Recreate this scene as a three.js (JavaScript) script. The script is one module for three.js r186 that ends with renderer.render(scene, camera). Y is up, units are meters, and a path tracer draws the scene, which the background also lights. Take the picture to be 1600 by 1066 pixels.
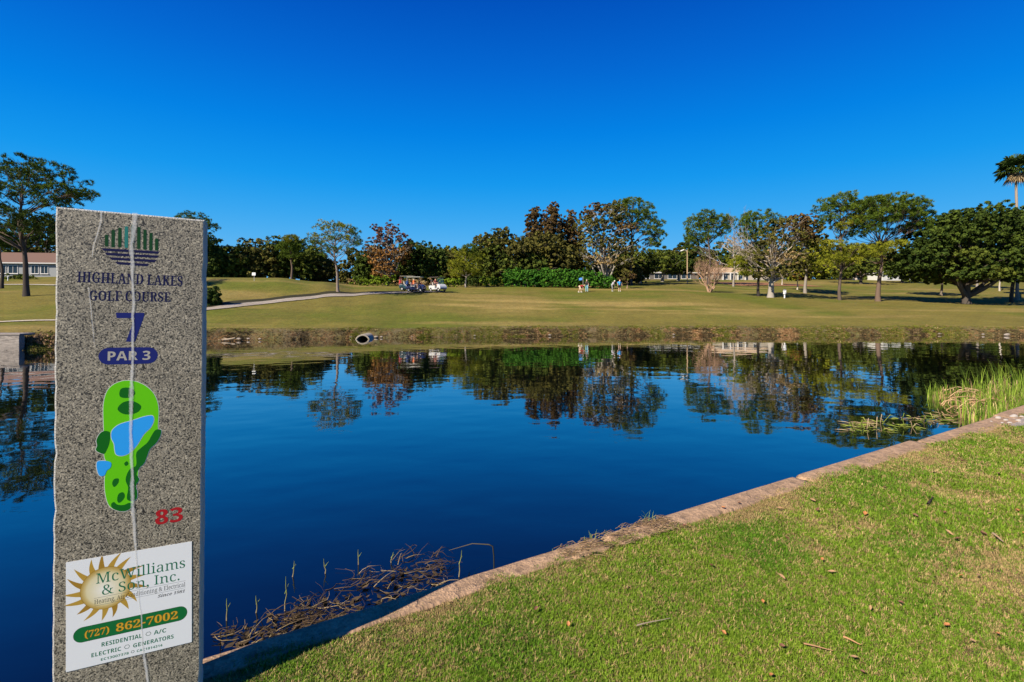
import * as THREE from 'three';
import { mergeGeometries } from 'three/addons/utils/BufferGeometryUtils.js';
import { TextGeometry } from 'three/addons/geometries/TextGeometry.js';
import { FontLoader } from 'three/addons/loaders/FontLoader.js';
import { RoundedBoxGeometry } from 'three/addons/geometries/RoundedBoxGeometry.js';

// ---------- camera, sky, sun, exposure ----------
const EYE = 1.45, FPX = 800, HOR = 472;                       // eye height, focal length in pixels of the 1600 x 1066 picture, row of the horizon
const scene = new THREE.Scene();
const camera = new THREE.PerspectiveCamera(2 * Math.atan(533 / FPX) * 180 / Math.PI, 1600 / 1066, 0.05, 4000);
camera.position.set(0, EYE, 0);
camera.setViewOffset(1600, 1066, 0, 533 - HOR, 1600, 1066);   // level camera with a lowered lens: uprights stay upright
scene.add(camera);
const renderer = new THREE.WebGLRenderer({ antialias: true });
renderer.setSize(1024, 682);
renderer.toneMapping = THREE.LinearToneMapping;
const EXPOSURE = 1.7;
renderer.toneMappingExposure = EXPOSURE;
renderer.shadowMap.enabled = true;
const SUN_EL = 37 * Math.PI / 180, SUN_AZ = 46 * Math.PI / 180;
const sunDir = new THREE.Vector3(-Math.sin(SUN_AZ) * Math.cos(SUN_EL), Math.sin(SUN_EL), Math.cos(SUN_AZ) * Math.cos(SUN_EL));
const sun = new THREE.DirectionalLight(new THREE.Color(1, 0.9, 0.74), 5);
sun.position.copy(sunDir).multiplyScalar(150).add(new THREE.Vector3(0, 0, -50));
sun.target.position.set(0, 0, -50);
sun.castShadow = true;
Object.assign(sun.shadow.camera, { left: -130, right: 130, top: 130, bottom: -130, near: 1, far: 400 });
sun.shadow.mapSize.set(4096, 4096);
scene.add(sun, sun.target);
{ // clear winter sky: colour by elevation only, paler in a wide cap round the sun
  const W = 512, Hh = 512, data = new Float32Array(W * Hh * 4);
  const lin = c => { c /= 255; return c <= 0.04045 ? c / 12.92 : ((c + 0.055) / 1.055) ** 2.4; };
  const stops = [[-90, 70, 120, 170], [-1, 128, 192, 240], [1.5, 122, 190, 241], [5, 100, 184, 243], [9, 60, 168, 241], [13, 22, 152, 238], [18, 4, 130, 229], [24, 4, 105, 211], [31, 2, 81, 188], [45, 2, 64, 160], [90, 1, 52, 135]];
  for (let j = 0; j < Hh; j++) {
    const el = (j + 0.5) / Hh * 180 - 90;
    let k = 0; while (k < stops.length - 2 && el > stops[k + 1][0]) k++;
    const a = stops[k], b = stops[k + 1]; let t = Math.min(1, Math.max(0, (el - a[0]) / (b[0] - a[0])));
    for (let i = 0; i < W; i++) {
      const o = (j * W + i) * 4;
      for (let c = 0; c < 3; c++) data[o + c] = lin(a[c + 1] + (b[c + 1] - a[c + 1]) * t) / EXPOSURE;
      data[o + 3] = 1;
    }
  }
  const sky = new THREE.DataTexture(data, W, Hh, THREE.RGBAFormat, THREE.FloatType);
  sky.mapping = THREE.EquirectangularReflectionMapping; sky.magFilter = THREE.LinearFilter; sky.minFilter = THREE.LinearFilter; sky.needsUpdate = true;
  scene.background = sky; scene.environment = sky;
}

// ---------- helpers ----------
let seedState = 12345;
const seed = s => { seedState = s >>> 0; };
function R() { seedState = (seedState + 0x6D2B79F5) >>> 0; let t = seedState; t = Math.imul(t ^ (t >>> 15), t | 1); t ^= t + Math.imul(t ^ (t >>> 7), t | 61); return ((t ^ (t >>> 14)) >>> 0) / 4294967296; }
const rr = (a, b) => a + (b - a) * R();
const clamp = (x, a, b) => Math.min(b, Math.max(a, x));
const lerp = (a, b, t) => a + (b - a) * t;
const smooth = (a, b, x) => { const t = clamp((x - a) / (b - a), 0, 1); return t * t * (3 - 2 * t); };
function hash3(x, y, z) { let h = Math.imul(x, 374761393) + Math.imul(y, 668265263) + Math.imul(z, 2147483647 ^ 1274126177); h = Math.imul(h ^ (h >>> 13), 1274126177); return ((h ^ (h >>> 16)) >>> 0) / 4294967296; }
function noise(x, y, z = 0) {
  const xi = Math.floor(x), yi = Math.floor(y), zi = Math.floor(z); let u = x - xi, v = y - yi, w = z - zi;
  u = u * u * (3 - 2 * u); v = v * v * (3 - 2 * v); w = w * w * (3 - 2 * w);
  const n = (a, b, c) => hash3(xi + a, yi + b, zi + c);
  return lerp(lerp(lerp(n(0, 0, 0), n(1, 0, 0), u), lerp(n(0, 1, 0), n(1, 1, 0), u), v), lerp(lerp(n(0, 0, 1), n(1, 0, 1), u), lerp(n(0, 1, 1), n(1, 1, 1), u), v), w);
}
const fbm = (x, y, z = 0) => 0.5 * noise(x, y, z) + 0.27 * noise(x * 2.1 + 7, y * 2.1, z * 2.1) + 0.15 * noise(x * 4.3, y * 4.3 + 3, z * 4.3) + 0.08 * noise(x * 8.7 + 1, y * 8.7, z * 8.7);
const V = (x, y, z) => new THREE.Vector3(x, y, z);
const taken = {};
function numbered(name) { const n = taken[name] = (taken[name] ?? -1) + 1; return n ? `${name}_${String(n).padStart(3, '0')}` : name; }
function tag(o, label, category, group, kind) { o.userData.label = label; o.userData.category = category; if (group) o.userData.group = group; if (kind) o.userData.kind = kind; return o; }
function thing(name, label, category, pos = [0, 0, 0], turn = 0, group) {
  const o = new THREE.Group(); o.name = numbered(name); o.position.set(...pos); o.rotation.y = turn; scene.add(o); return tag(o, label, category, group);
}
function part(name, geo, mat, parent) { const m = new THREE.Mesh(geo, mat); m.name = parent ? name : numbered(name); (parent || scene).add(m); return m; }
function struct(name, geo, mat) { const m = part(name, geo, mat); m.userData.kind = 'structure'; return m; }
const mat = (r, g, b, roughness = 0.9, extra = {}) => new THREE.MeshStandardMaterial({ color: new THREE.Color().setRGB(r, g, b), roughness, ...extra });
const vmat = (roughness = 0.9, extra = {}) => new THREE.MeshPhysicalMaterial({ color: 0xffffff, vertexColors: true, roughness, specularIntensity: 0.25, ...extra });
class GB { // collects triangles with vertex colours
  constructor() { this.p = []; this.c = []; this.i = []; }
  get n() { return this.p.length / 3; }
  v(x, y, z, c) { this.p.push(x, y, z); this.c.push(c[0], c[1], c[2]); return this.n - 1; }
  tri(a, b, c) { this.i.push(a, b, c); }
  leaf(p, t, b, s, w, c) { // a diamond of two faces, folded a little along its middle
    const n0 = this.n, k = 0.12 * s, nx = t.y * b.z - t.z * b.y, ny = t.z * b.x - t.x * b.z, nz = t.x * b.y - t.y * b.x;
    this.v(p.x - t.x * s, p.y - t.y * s, p.z - t.z * s, c); this.v(p.x + b.x * w + nx * k, p.y + b.y * w + ny * k, p.z + b.z * w + nz * k, c);
    this.v(p.x + t.x * s, p.y + t.y * s, p.z + t.z * s, c); this.v(p.x - b.x * w + nx * k, p.y - b.y * w + ny * k, p.z - b.z * w + nz * k, c);
    this.i.push(n0, n0 + 1, n0 + 2, n0, n0 + 2, n0 + 3);
  }
  tube(pts, rad, sides, c, c2 = c) {
    let prev = -1; const up = V(0.31, 0.2, 0.93);
    for (let k = 0; k < pts.length; k++) {
      const d = pts[Math.min(k + 1, pts.length - 1)].clone().sub(pts[Math.max(k - 1, 0)]).normalize();
      const s = d.clone().cross(up).normalize(), q = s.clone().cross(d), r = rad[k], n0 = this.n, t = k / (pts.length - 1);
      const cc = [lerp(c[0], c2[0], t), lerp(c[1], c2[1], t), lerp(c[2], c2[2], t)];
      for (let j = 0; j < sides; j++) { const a = j / sides * 6.28318, co = Math.cos(a) * r, si = Math.sin(a) * r; this.v(pts[k].x + s.x * co + q.x * si, pts[k].y + s.y * co + q.y * si, pts[k].z + s.z * co + q.z * si, cc); }
      if (prev >= 0) for (let j = 0; j < sides; j++) { const j2 = (j + 1) % sides; this.i.push(prev + j, n0 + j, n0 + j2, prev + j, n0 + j2, prev + j2); }
      prev = n0;
    }
  }
  box(x0, x1, y0, y1, z0, z1, c) {
    const q = (a, b, d, e) => { const n = this.n; for (const p of [a, b, d, e]) this.v(...p, c); this.i.push(n, n + 1, n + 2, n, n + 2, n + 3); };
    q([x0, y0, z1], [x1, y0, z1], [x1, y1, z1], [x0, y1, z1]); q([x1, y0, z0], [x0, y0, z0], [x0, y1, z0], [x1, y1, z0]);
    q([x0, y0, z0], [x0, y0, z1], [x0, y1, z1], [x0, y1, z0]); q([x1, y0, z1], [x1, y0, z0], [x1, y1, z0], [x1, y1, z1]);
    q([x0, y1, z1], [x1, y1, z1], [x1, y1, z0], [x0, y1, z0]); q([x0, y0, z0], [x1, y0, z0], [x1, y0, z1], [x0, y0, z1]);
  }
  geo(uvScale) {
    const g = new THREE.BufferGeometry();
    g.setAttribute('position', new THREE.Float32BufferAttribute(this.p, 3)); g.setAttribute('color', new THREE.Float32BufferAttribute(this.c, 3)); g.setIndex(this.i);
    if (uvScale) { const uv = []; for (let k = 0; k < this.p.length; k += 3) uv.push(this.p[k] * uvScale, this.p[k + 2] * uvScale); g.setAttribute('uv', new THREE.Float32BufferAttribute(uv, 2)); }
    g.computeVertexNormals(); return g;
  }
}
const rdir = () => { const z = rr(-1, 1), a = rr(0, 6.28318), r = Math.sqrt(1 - z * z); return V(r * Math.cos(a), z, r * Math.sin(a)); };
const mix = (a, b, t) => [lerp(a[0], b[0], t), lerp(a[1], b[1], t), lerp(a[2], b[2], t)];
const mul = (a, k) => [a[0] * k, a[1] * k, a[2] * k];
function dataTexture(n, fn, srgb = true) { // tiling texture; fn(u, v) gives three values 0..1
  const d = new Uint8Array(n * n * 4);
  for (let j = 0; j < n; j++) for (let i = 0; i < n; i++) { const c = fn(i / n, j / n), o = (j * n + i) * 4; for (let k = 0; k < 3; k++) d[o + k] = clamp(c[k], 0, 1) * 255; d[o + 3] = 255; }
  const t = new THREE.DataTexture(d, n, n); t.wrapS = t.wrapT = THREE.RepeatWrapping; t.magFilter = THREE.LinearFilter; t.minFilter = THREE.LinearMipmapLinearFilter; t.generateMipmaps = true;
  if (srgb) t.colorSpace = THREE.SRGBColorSpace; t.needsUpdate = true; return t;
}
// tiling value noise with period p
function tnoise(u, v, p, s) {
  const x = u * p, y = v * p, xi = Math.floor(x), yi = Math.floor(y); let a = x - xi, b = y - yi; a = a * a * (3 - 2 * a); b = b * b * (3 - 2 * b);
  const h = (i, j) => hash3(((xi + i) % p + p) % p, ((yi + j) % p + p) % p, s);
  return lerp(lerp(h(0, 0), h(1, 0), a), lerp(h(0, 1), h(1, 1), a), b);
}

// ---------- terrain ----------
const shorePts = [[-200, 18], [-60, 20], [-40, 23], [-27, 25.6], [-23, 26.2], [-18.7, 31.5], [-14, 33.2], [-9.7, 34.5], [0, 36], [5, 36.7], [18.7, 37.3], [27, 37], [32.7, 37.6], [36, 36.2], [57, 37.5], [80, 50], [200, 80]];
function shore(X) {
  let k = 0; while (k < shorePts.length - 2 && X > shorePts[k + 1][0]) k++;
  const [x0, d0] = shorePts[k], [x1, d1] = shorePts[k + 1];
  return lerp(d0, d1, clamp((X - x0) / (x1 - x0), 0, 1)) + (noise(X * 0.9, 3.3) - 0.5) * 0.5 + (noise(X * 3.1, 9.3) - 0.5) * 0.22;
}
const columns = [ // picture column, then [distance, row of the picture at which the ground lies there]
  [-400, [27, 521], [34, 502], [41, 485], [48, 463], [60, 446], [76, 433], [110, 428], [250, 424], [1500, 445]],
  [40, [27, 521], [34, 502], [41, 485], [48, 463], [60, 446], [76, 433], [110, 429], [250, 424], [1500, 445]],
  [200, [30, 518], [36, 502], [43, 484], [50, 465], [60, 446], [72, 434], [110, 430], [250, 430], [1500, 445]],
  [330, [33, 515], [37, 500], [42, 484], [46, 473], [53, 452], [60, 434], [66, 434], [110, 439], [250, 440], [1500, 448]],
  [430, [34, 515], [40, 494], [48, 472.5], [53, 459], [57, 446], [61, 433], [67, 434], [110, 440], [250, 440], [1500, 448]],
  [500, [35, 515], [41, 496], [50, 470], [55, 459], [58, 452], [62, 440], [68, 440], [110, 441], [250, 440], [1500, 448]],
  [560, [35.5, 514], [42, 496], [50, 475], [57, 461], [64, 454], [74, 448], [100, 444], [150, 442], [250, 440], [1500, 448]],
  [640, [36.5, 514], [43, 497], [51, 478], [62, 459.5], [72, 452], [82, 448], [100, 444], [150, 441], [250, 439], [1500, 448]],
  [750, [36.5, 513], [43, 497], [51, 480], [64, 463], [74, 453], [84, 447], [100, 444], [150, 440], [250, 438], [1500, 448]],
  [900, [37, 513], [44, 497], [53, 480], [64, 467], [74, 457.5], [84, 449], [100, 444], [150, 438], [250, 437], [1500, 448]],
  [1050, [37.5, 513], [44, 498], [53, 481], [64, 466], [73, 459], [83, 452], [100, 444], [150, 436], [250, 436], [1500, 448]],
  [1200, [37.5, 513], [44, 498], [54, 482], [63, 471], [71, 464.5], [83, 458], [100, 450], [135, 438], [180, 436], [250, 436], [1500, 448]],
  [1372, [37.5, 513], [44, 499], [54, 484], [63, 475], [71, 470.5], [85, 464], [105, 452], [140, 439], [180, 436.5], [250, 436], [1500, 448]],
  [1600, [37, 514], [44, 500], [54, 486], [63, 479], [71, 474], [85, 465], [105, 452], [140, 439], [180, 436.5], [250, 436], [1500, 448]],
];
function colH(c, D) {
  let k = 1; while (k < c.length - 2 && D > c[k + 1][0]) k++;
  const [d0, r0] = c[k], [d1, r1] = c[k + 1], y0 = EYE - (r0 - HOR) / FPX * d0, y1 = EYE - (r1 - HOR) / FPX * d1;
  return lerp(y0, y1, clamp((D - d0) / (d1 - d0), 0, 1));
}
function rawH(px, D) {
  let k = 0; while (k < columns.length - 2 && px > columns[k + 1][0]) k++;
  const a = columns[k], b = columns[k + 1], t = clamp((px - a[0]) / (b[0] - a[0]), 0, 1), s = t * t * (3 - 2 * t);
  return lerp(colH(a, D), colH(b, D), s);
}
const WATER = -0.98;
function H(X, D) {
  const px = clamp(800 + X / Math.max(D, 8) * FPX, -400, 1600), s = shore(X), d = D - s;
  if (d < 0) return WATER - 0.02 - Math.min(1.3, -d * 0.45);
  let h = 0; for (const k of [0.93, 0.965, 1, 1.035, 1.07]) h += rawH(px, D * k) * 0.2;
  h += (noise(X * 0.13, D * 0.13) - 0.5) * 0.16 * smooth(2, 12, d);
  const lip = 0.06 * (noise(X * 1.3, 1.7) - 0.3) * smooth(2.5, 1, d);
  return lerp(WATER - 0.02, h + lip, Math.pow(smooth(-0.15, 1.35, d), 0.75));
}
const W3 = (px, D, up = 0) => V((px - 800) / FPX * D, H((px - 800) / FPX * D, D) + up, -D);   // on the ground
const rowY = (row, D) => EYE + (HOR - row) / FPX * D;
function hit(px, row) { const a = (px - 800) / FPX; for (let D = 16; D < 300; D *= 1.002) if (H(a * D, D) >= rowY(row, D)) return D; return 300; }

const lawnTex = dataTexture(512, (u, v) => { const n = 0.3 * tnoise(u, v, 256, 1) + 0.3 * tnoise(u, v, 128, 2) + 0.25 * tnoise(u, v, 32, 3) + 0.15 * tnoise(u, v, 8, 4), g = 0.86 + (n - 0.5) * 0.6, y = (tnoise(u, v, 64, 5) - 0.5) * 0.12; return [g + y, g, g - y * 1.2]; });
{
  const as = []; for (let a = -3.2; a < -1.3; a += 0.1) as.push(a); for (let a = -1.3; a < 1.25; a += 0.0075) as.push(a); for (let a = 1.25; a < 3.3; a += 0.1) as.push(a);
  const ds = []; for (let d = 17; d < 24; d += 0.7) ds.push(d); for (let d = 24; d < 42; d += 0.16) ds.push(d); for (let d = 42; d < 110; d *= 1.013) ds.push(d); for (let d = 110; d < 1600; d *= 1.12) ds.push(d);
  const gb = new GB(), green = [0.14, 0.155, 0.018], olive = [0.21, 0.175, 0.036], tan = [0.4, 0.29, 0.09], soil = [0.17, 0.125, 0.07];
  for (const d of ds) for (const a of as) {
    const X = a * d, h = H(X, d), s = d - shore(X);
    let c = mix(green, olive, smooth(0.3, 0.62, fbm(X * 0.16, d * 0.1, 4)));
    c = mix(c, mul(tan, 0.85), 0.7 * smooth(0.5, 0.74, fbm(X * 0.07 + 9, d * 0.3, 1)));
    // dry strips that the mower and the drought left across the fairway before the green
    const strip = smooth(45, 50, d) * smooth(64, 57, d) * smooth(-12, -4, X) * smooth(27, 19, X);
    c = mix(c, tan, strip * 0.75 * smooth(0.42, 0.6, fbm(X * 0.09, d * 0.55, 7)));
    c = mix(c, mix(soil, [0.13, 0.12, 0.03], noise(X * 2, d * 2)), smooth(1.7, 1.0, s));
    c = mul(c, 0.85 + 0.35 * fbm(X * 0.5, d * 0.35, 2));
    gb.v(X, h, -d, c);
  }
  const n = as.length; for (let j = 0; j < ds.length - 1; j++) for (let i = 0; i < n - 1; i++) { const o = j * n + i; gb.i.push(o, o + 1, o + n + 1, o, o + n + 1, o + n); }
  const tex = lawnTex;
  struct('ground', gb.geo(0.25), vmat(0.95, { map: tex, bumpMap: tex, bumpScale: 0.03 }));
}
// pond
{
  const wave = dataTexture(1024, (u, v) => { // gentle ripples, long across the wind
    const w = 0.62 * tnoise(u + 0.01 * tnoise(u, v, 8, 31), v, 14, 21) + 0.26 * tnoise(u, v, 34, 22) + 0.09 * tnoise(u, v, 80, 23) + 0.03 * tnoise(u, v, 160, 24); return [w, w, w];
  }, false);
  // the surface itself carries the longer ripples; the bump map adds the finest
  const xs = [], zs = []; for (let x = -130; x < -34; x += 6) xs.push(x); for (let x = -34; x < 42; x += 0.18) xs.push(x); for (let x = 42; x <= 102; x += 6) xs.push(x);
  for (let d = -78; d < 1.5; d += 4) zs.push(d); for (let d = 1.5; d < 39; d += 0.15) zs.push(d); zs.push(39, 42);
  const wy = (x, d) => { const calm = 0.45 + 0.9 * noise(x * 0.07 + 3, d * 0.11); return calm * (0.0034 * noise(x * 0.9 + 0.35 * d, d * 1.5) + 0.0019 * noise(x * 1.9 + 7 - 0.5 * d, d * 3.1) + 0.0007 * noise(x * 3.4, d * 5.2 + 3)); };
  const P = [], N = [], uv = [], ix = [], nx = xs.length;
  for (const d of zs) for (const x of xs) { const e = 0.05, sx = (wy(x + e, d) - wy(x - e, d)) / (2 * e), sd = (wy(x, d + e) - wy(x, d - e)) / (2 * e), l = Math.hypot(sx, 1, sd); P.push(x, WATER + wy(x, d), -d); N.push(-sx / l, 1 / l, sd / l); uv.push(x / 6, -d / 3.4); }
  for (let j = 0; j < zs.length - 1; j++) for (let i = 0; i < nx - 1; i++) { const o = j * nx + i; ix.push(o, o + 1, o + nx + 1, o, o + nx + 1, o + nx); }
  const g = new THREE.BufferGeometry(); g.setAttribute('position', new THREE.Float32BufferAttribute(P, 3)); g.setAttribute('normal', new THREE.Float32BufferAttribute(N, 3)); g.setAttribute('uv', new THREE.Float32BufferAttribute(uv, 2)); g.setIndex(ix);
  struct('pond_water', g, new THREE.MeshPhysicalMaterial({ color: new THREE.Color().setRGB(0.001, 0.002, 0.003), roughness: 0.01, ior: 1.25, clearcoat: 1, clearcoatRoughness: 0.01, bumpMap: wave, bumpScale: 0.0022 }));
}
// near bank: straight line of the sea wall, s along it (towards the right and away), t from its water edge inland
const WE = V(0.8556, 0, -0.5176), WN = V(0.5176, 0, 0.8556), W0 = V(0, 0, -2.865);
const wallAt = (s, t, y = 0) => V(W0.x + WE.x * s + WN.x * t, y, W0.z + WE.z * s + WN.z * t);
const capW = s => 0.115 + 0.016 * clamp(s, 0, 6) + 0.02 * smooth(5, 9, s);
const nearH = (x, z) => -0.012 + (fbm(x * 0.9, z * 0.9, 3) - 0.5) * 0.05 * smooth(0.1, 0.6, (x - W0.x) * WN.x + (z - W0.z) * WN.z);
const bare = (x, z) => smooth(0.55, 0.25, Math.hypot((x - 6.15) * 0.8 + (z + 6.25) * 0.35, (z + 6.25) * 1.5) + 0.25 * (noise(x * 5, z * 5) - 0.5));   // patch of broken concrete and sand beside the wall
const dryness = (x, z) => smooth(0.49, 0.75, 0.6 * fbm(x * 1.1, z * 1.1, 11) + 0.4 * fbm(x * 3.4, z * 3.4, 5) + 0.16 * smooth(0.5, 0.15, (x - W0.x) * WN.x + (z - W0.z) * WN.z) - 0.03);
{
  const ss = [], ts = []; for (let s = -60; s < -3; s += 3) ss.push(s); for (let s = -3; s < 12; s += 0.06) ss.push(s); for (let s = 12; s < 48; s += 1.2) ss.push(s);
  for (let t = 0.1; t < 5; t += 0.06) ts.push(t); for (let t = 5; t < 90; t *= 1.15) ts.push(t);
  const gb = new GB();
  for (const t of ts) for (const s of ss) { const q = wallAt(s, t); const dr = dryness(q.x, q.z); let c = mix([0.07, 0.085, 0.015], [0.27, 0.19, 0.09], 0.25 + 0.75 * dr); c = mix(c, [0.5, 0.42, 0.35], bare(q.x, q.z)); c = mul(c, 0.7 + 0.6 * noise(q.x * 14, q.z * 14)); gb.v(q.x, nearH(q.x, q.z), q.z, c); }
  const n = ss.length; for (let j = 0; j < ts.length - 1; j++) for (let i = 0; i < n - 1; i++) { const o = j * n + i; gb.i.push(o, o + n + 1, o + 1, o, o + n, o + n + 1); }
  struct('lawn', gb.geo(1.6), vmat(0.95, { map: lawnTex, bumpMap: lawnTex, bumpScale: 0.012 }));
}
// cart paths
function strip(name, pts, width, color, lift, off = 0) {
  const curve = new THREE.CatmullRomCurve3(pts.map(([px, D]) => V((px - 800) / FPX * D, 0, -D))), N = 110, gb = new GB(), M = 5;
  for (let k = 0; k <= N; k++) { const p = curve.getPoint(k / N), t = curve.getTangent(k / N), nx = -t.z, nz = t.x; for (let m = 0; m <= M; m++) { const w = (m / M - 0.5) * width + off + (m === 0 || m === M ? (noise(k * 0.8, m) - 0.5) * 0.12 : 0), x = p.x + nx * w, z = p.z + nz * w; gb.v(x, H(x, -z) + lift, z, mul(color, 0.85 + 0.3 * fbm(x, z))); } }
  for (let k = 0; k < N; k++) for (let m = 0; m < M; m++) { const o = k * (M + 1) + m; gb.i.push(o, o + M + 2, o + M + 1, o, o + 1, o + M + 2); }
  const g = gb.geo(0.5); if (g.attributes.normal.getY(10) < 0) { const ix = g.index.array; for (let k = 0; k < ix.length; k += 3) { const q = ix[k]; ix[k] = ix[k + 1]; ix[k + 1] = q; } g.computeVertexNormals(); }
  return struct(name, g, vmat(0.9, { map: lawnTex }));
}
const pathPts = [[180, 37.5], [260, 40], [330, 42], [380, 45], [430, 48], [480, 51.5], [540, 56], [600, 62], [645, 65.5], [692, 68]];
strip('cart_path', pathPts, 1.6, [0.42, 0.36, 0.29], 0.06);
strip('dark_path_strip', pathPts.map(([a, b]) => [a, b + 1.7]), 1.6, [0.05, 0.045, 0.02], 0.055);  // flat dark strip following the far side of the cart path
strip('cart_path_branch', [[-120, 32], [-20, 33], [60, 34.3], [140, 35.6], [180, 36]], 0.9, [0.62, 0.54, 0.42], 0.05);
strip('mulch_bed', [[1122, 112], [1150, 114], [1180, 116], [1215, 114], [1250, 108]], 13, [0.36, 0.17, 0.08], 0.05);
strip('house_path', [[-120, 57], [0, 60], [60, 61], [150, 60]], 0.9, [0.55, 0.5, 0.4], 0.06);
// ---------- sea wall ----------
const concreteTex = dataTexture(512, (u, v) => { let n = 0.35 * tnoise(u, v, 16, 41) + 0.3 * tnoise(u, v, 64, 42) + 0.35 * tnoise(u, v, 200, 43); const d = tnoise(u, v, 24, 44) * tnoise(u, v, 60, 45) > 0.5 ? 0.86 : 1, g = (0.55 + n * 0.5) * d; return [g, g * 0.98, g * 0.95]; });
{
  const wall = thing('sea_wall', 'low tan concrete sea wall between pond and grass bank', 'wall', [0, 0, 0]);
  const capMat = new THREE.MeshStandardMaterial({ color: new THREE.Color().setRGB(0.52, 0.345, 0.215), roughness: 0.95, map: concreteTex, bumpMap: concreteTex, bumpScale: 0.012 });
  const faceMat = new THREE.MeshStandardMaterial({ color: new THREE.Color().setRGB(0.52, 0.345, 0.215), roughness: 0.95, map: concreteTex, bumpMap: concreteTex, bumpScale: 0.01 });
  const rough = (s0, s1, t0f, t1f, y0, y1f, jit) => { // a slab in wall coordinates with worn, uneven faces and rounded arrises
    const NS = Math.max(6, Math.round((s1 - s0) / 0.05)), ring = 12, pos = [], uv = [], idx = [];
    for (let k = 0; k <= NS; k++) {
      const s = lerp(s0, s1, k / NS), t0 = t0f(s), t1 = t1f(s), y1 = y1f(s), end = k === 0 || k === NS ? 0.012 : 0, r = 0.018;
      const prof = [[t0, y0], [t0 - 0.004, lerp(y0, y1, 0.5)], [t0, y1 - r], [t0 + r * 0.5, y1 - r * 0.3], [t0 + r * 1.3, y1], [lerp(t0, t1, 0.35), y1 + 0.002], [lerp(t0, t1, 0.7), y1], [t1 - r, y1], [t1, y1 - r], [t1, lerp(y0, y1, 0.5)], [t1, y0], [lerp(t0, t1, 0.5), y0]];
      prof.forEach(([t, y], m) => {
        const nn = (noise(s * 9, m * 1.7, 3) - 0.5) * jit * 2 + (noise(s * 2.2, m * 0.4, 8) - 0.5) * jit * 2, cy = lerp(y0, y1, 0.5);
        const q = wallAt(s, t + nn + (t < (t0 + t1) / 2 ? end : -end), y + nn * 0.5 - (y > cy ? end : 0)); pos.push(q.x, q.y, q.z); uv.push(s / 1.3, (t + y) / 1.3);
      });
    }
    for (let k = 0; k < NS; k++) for (let m = 0; m < ring; m++) { const a = k * ring + m, b = k * ring + (m + 1) % ring; idx.push(a, b, a + ring, b, b + ring, a + ring); }
    for (let m = 1; m < ring - 1; m++) { idx.push(0, m + 1, m); const o = NS * ring; idx.push(o, o + m, o + m + 1); }
    const g = new THREE.BufferGeometry(); g.setAttribute('position', new THREE.Float32BufferAttribute(pos, 3)); g.setAttribute('uv', new THREE.Float32BufferAttribute(uv, 2)); g.setIndex(idx); g.computeVertexNormals(); return g;
  };
  const joints = [-9, -6.4, -3.9, -1.55, 0.62, 2.75, 4.92, 7.2, 9.6, 12.2, 15, 18, 21.5, 25, 29, 33, 37, 42]; seed(5);
  for (let k = 0; k < joints.length - 1; k++) {
    const off = rr(-0.004, 0.004) + (k === 6 ? 0.035 : 0), dy = rr(-0.004, 0.003);
    part('cap_block', rough(joints[k] + 0.006, joints[k + 1] - 0.006, () => off, s => capW(s) + off + 0.05, -0.13, s => dy + (noise(s * 0.7, 2) - 0.5) * 0.012, 0.009), capMat, wall);
    part('wall_panel', rough(joints[k] + 0.003, joints[k + 1] - 0.003, () => 0.035, () => 0.16, -2.4, () => -0.125, 0.003), faceMat, wall);
  }
}
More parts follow.
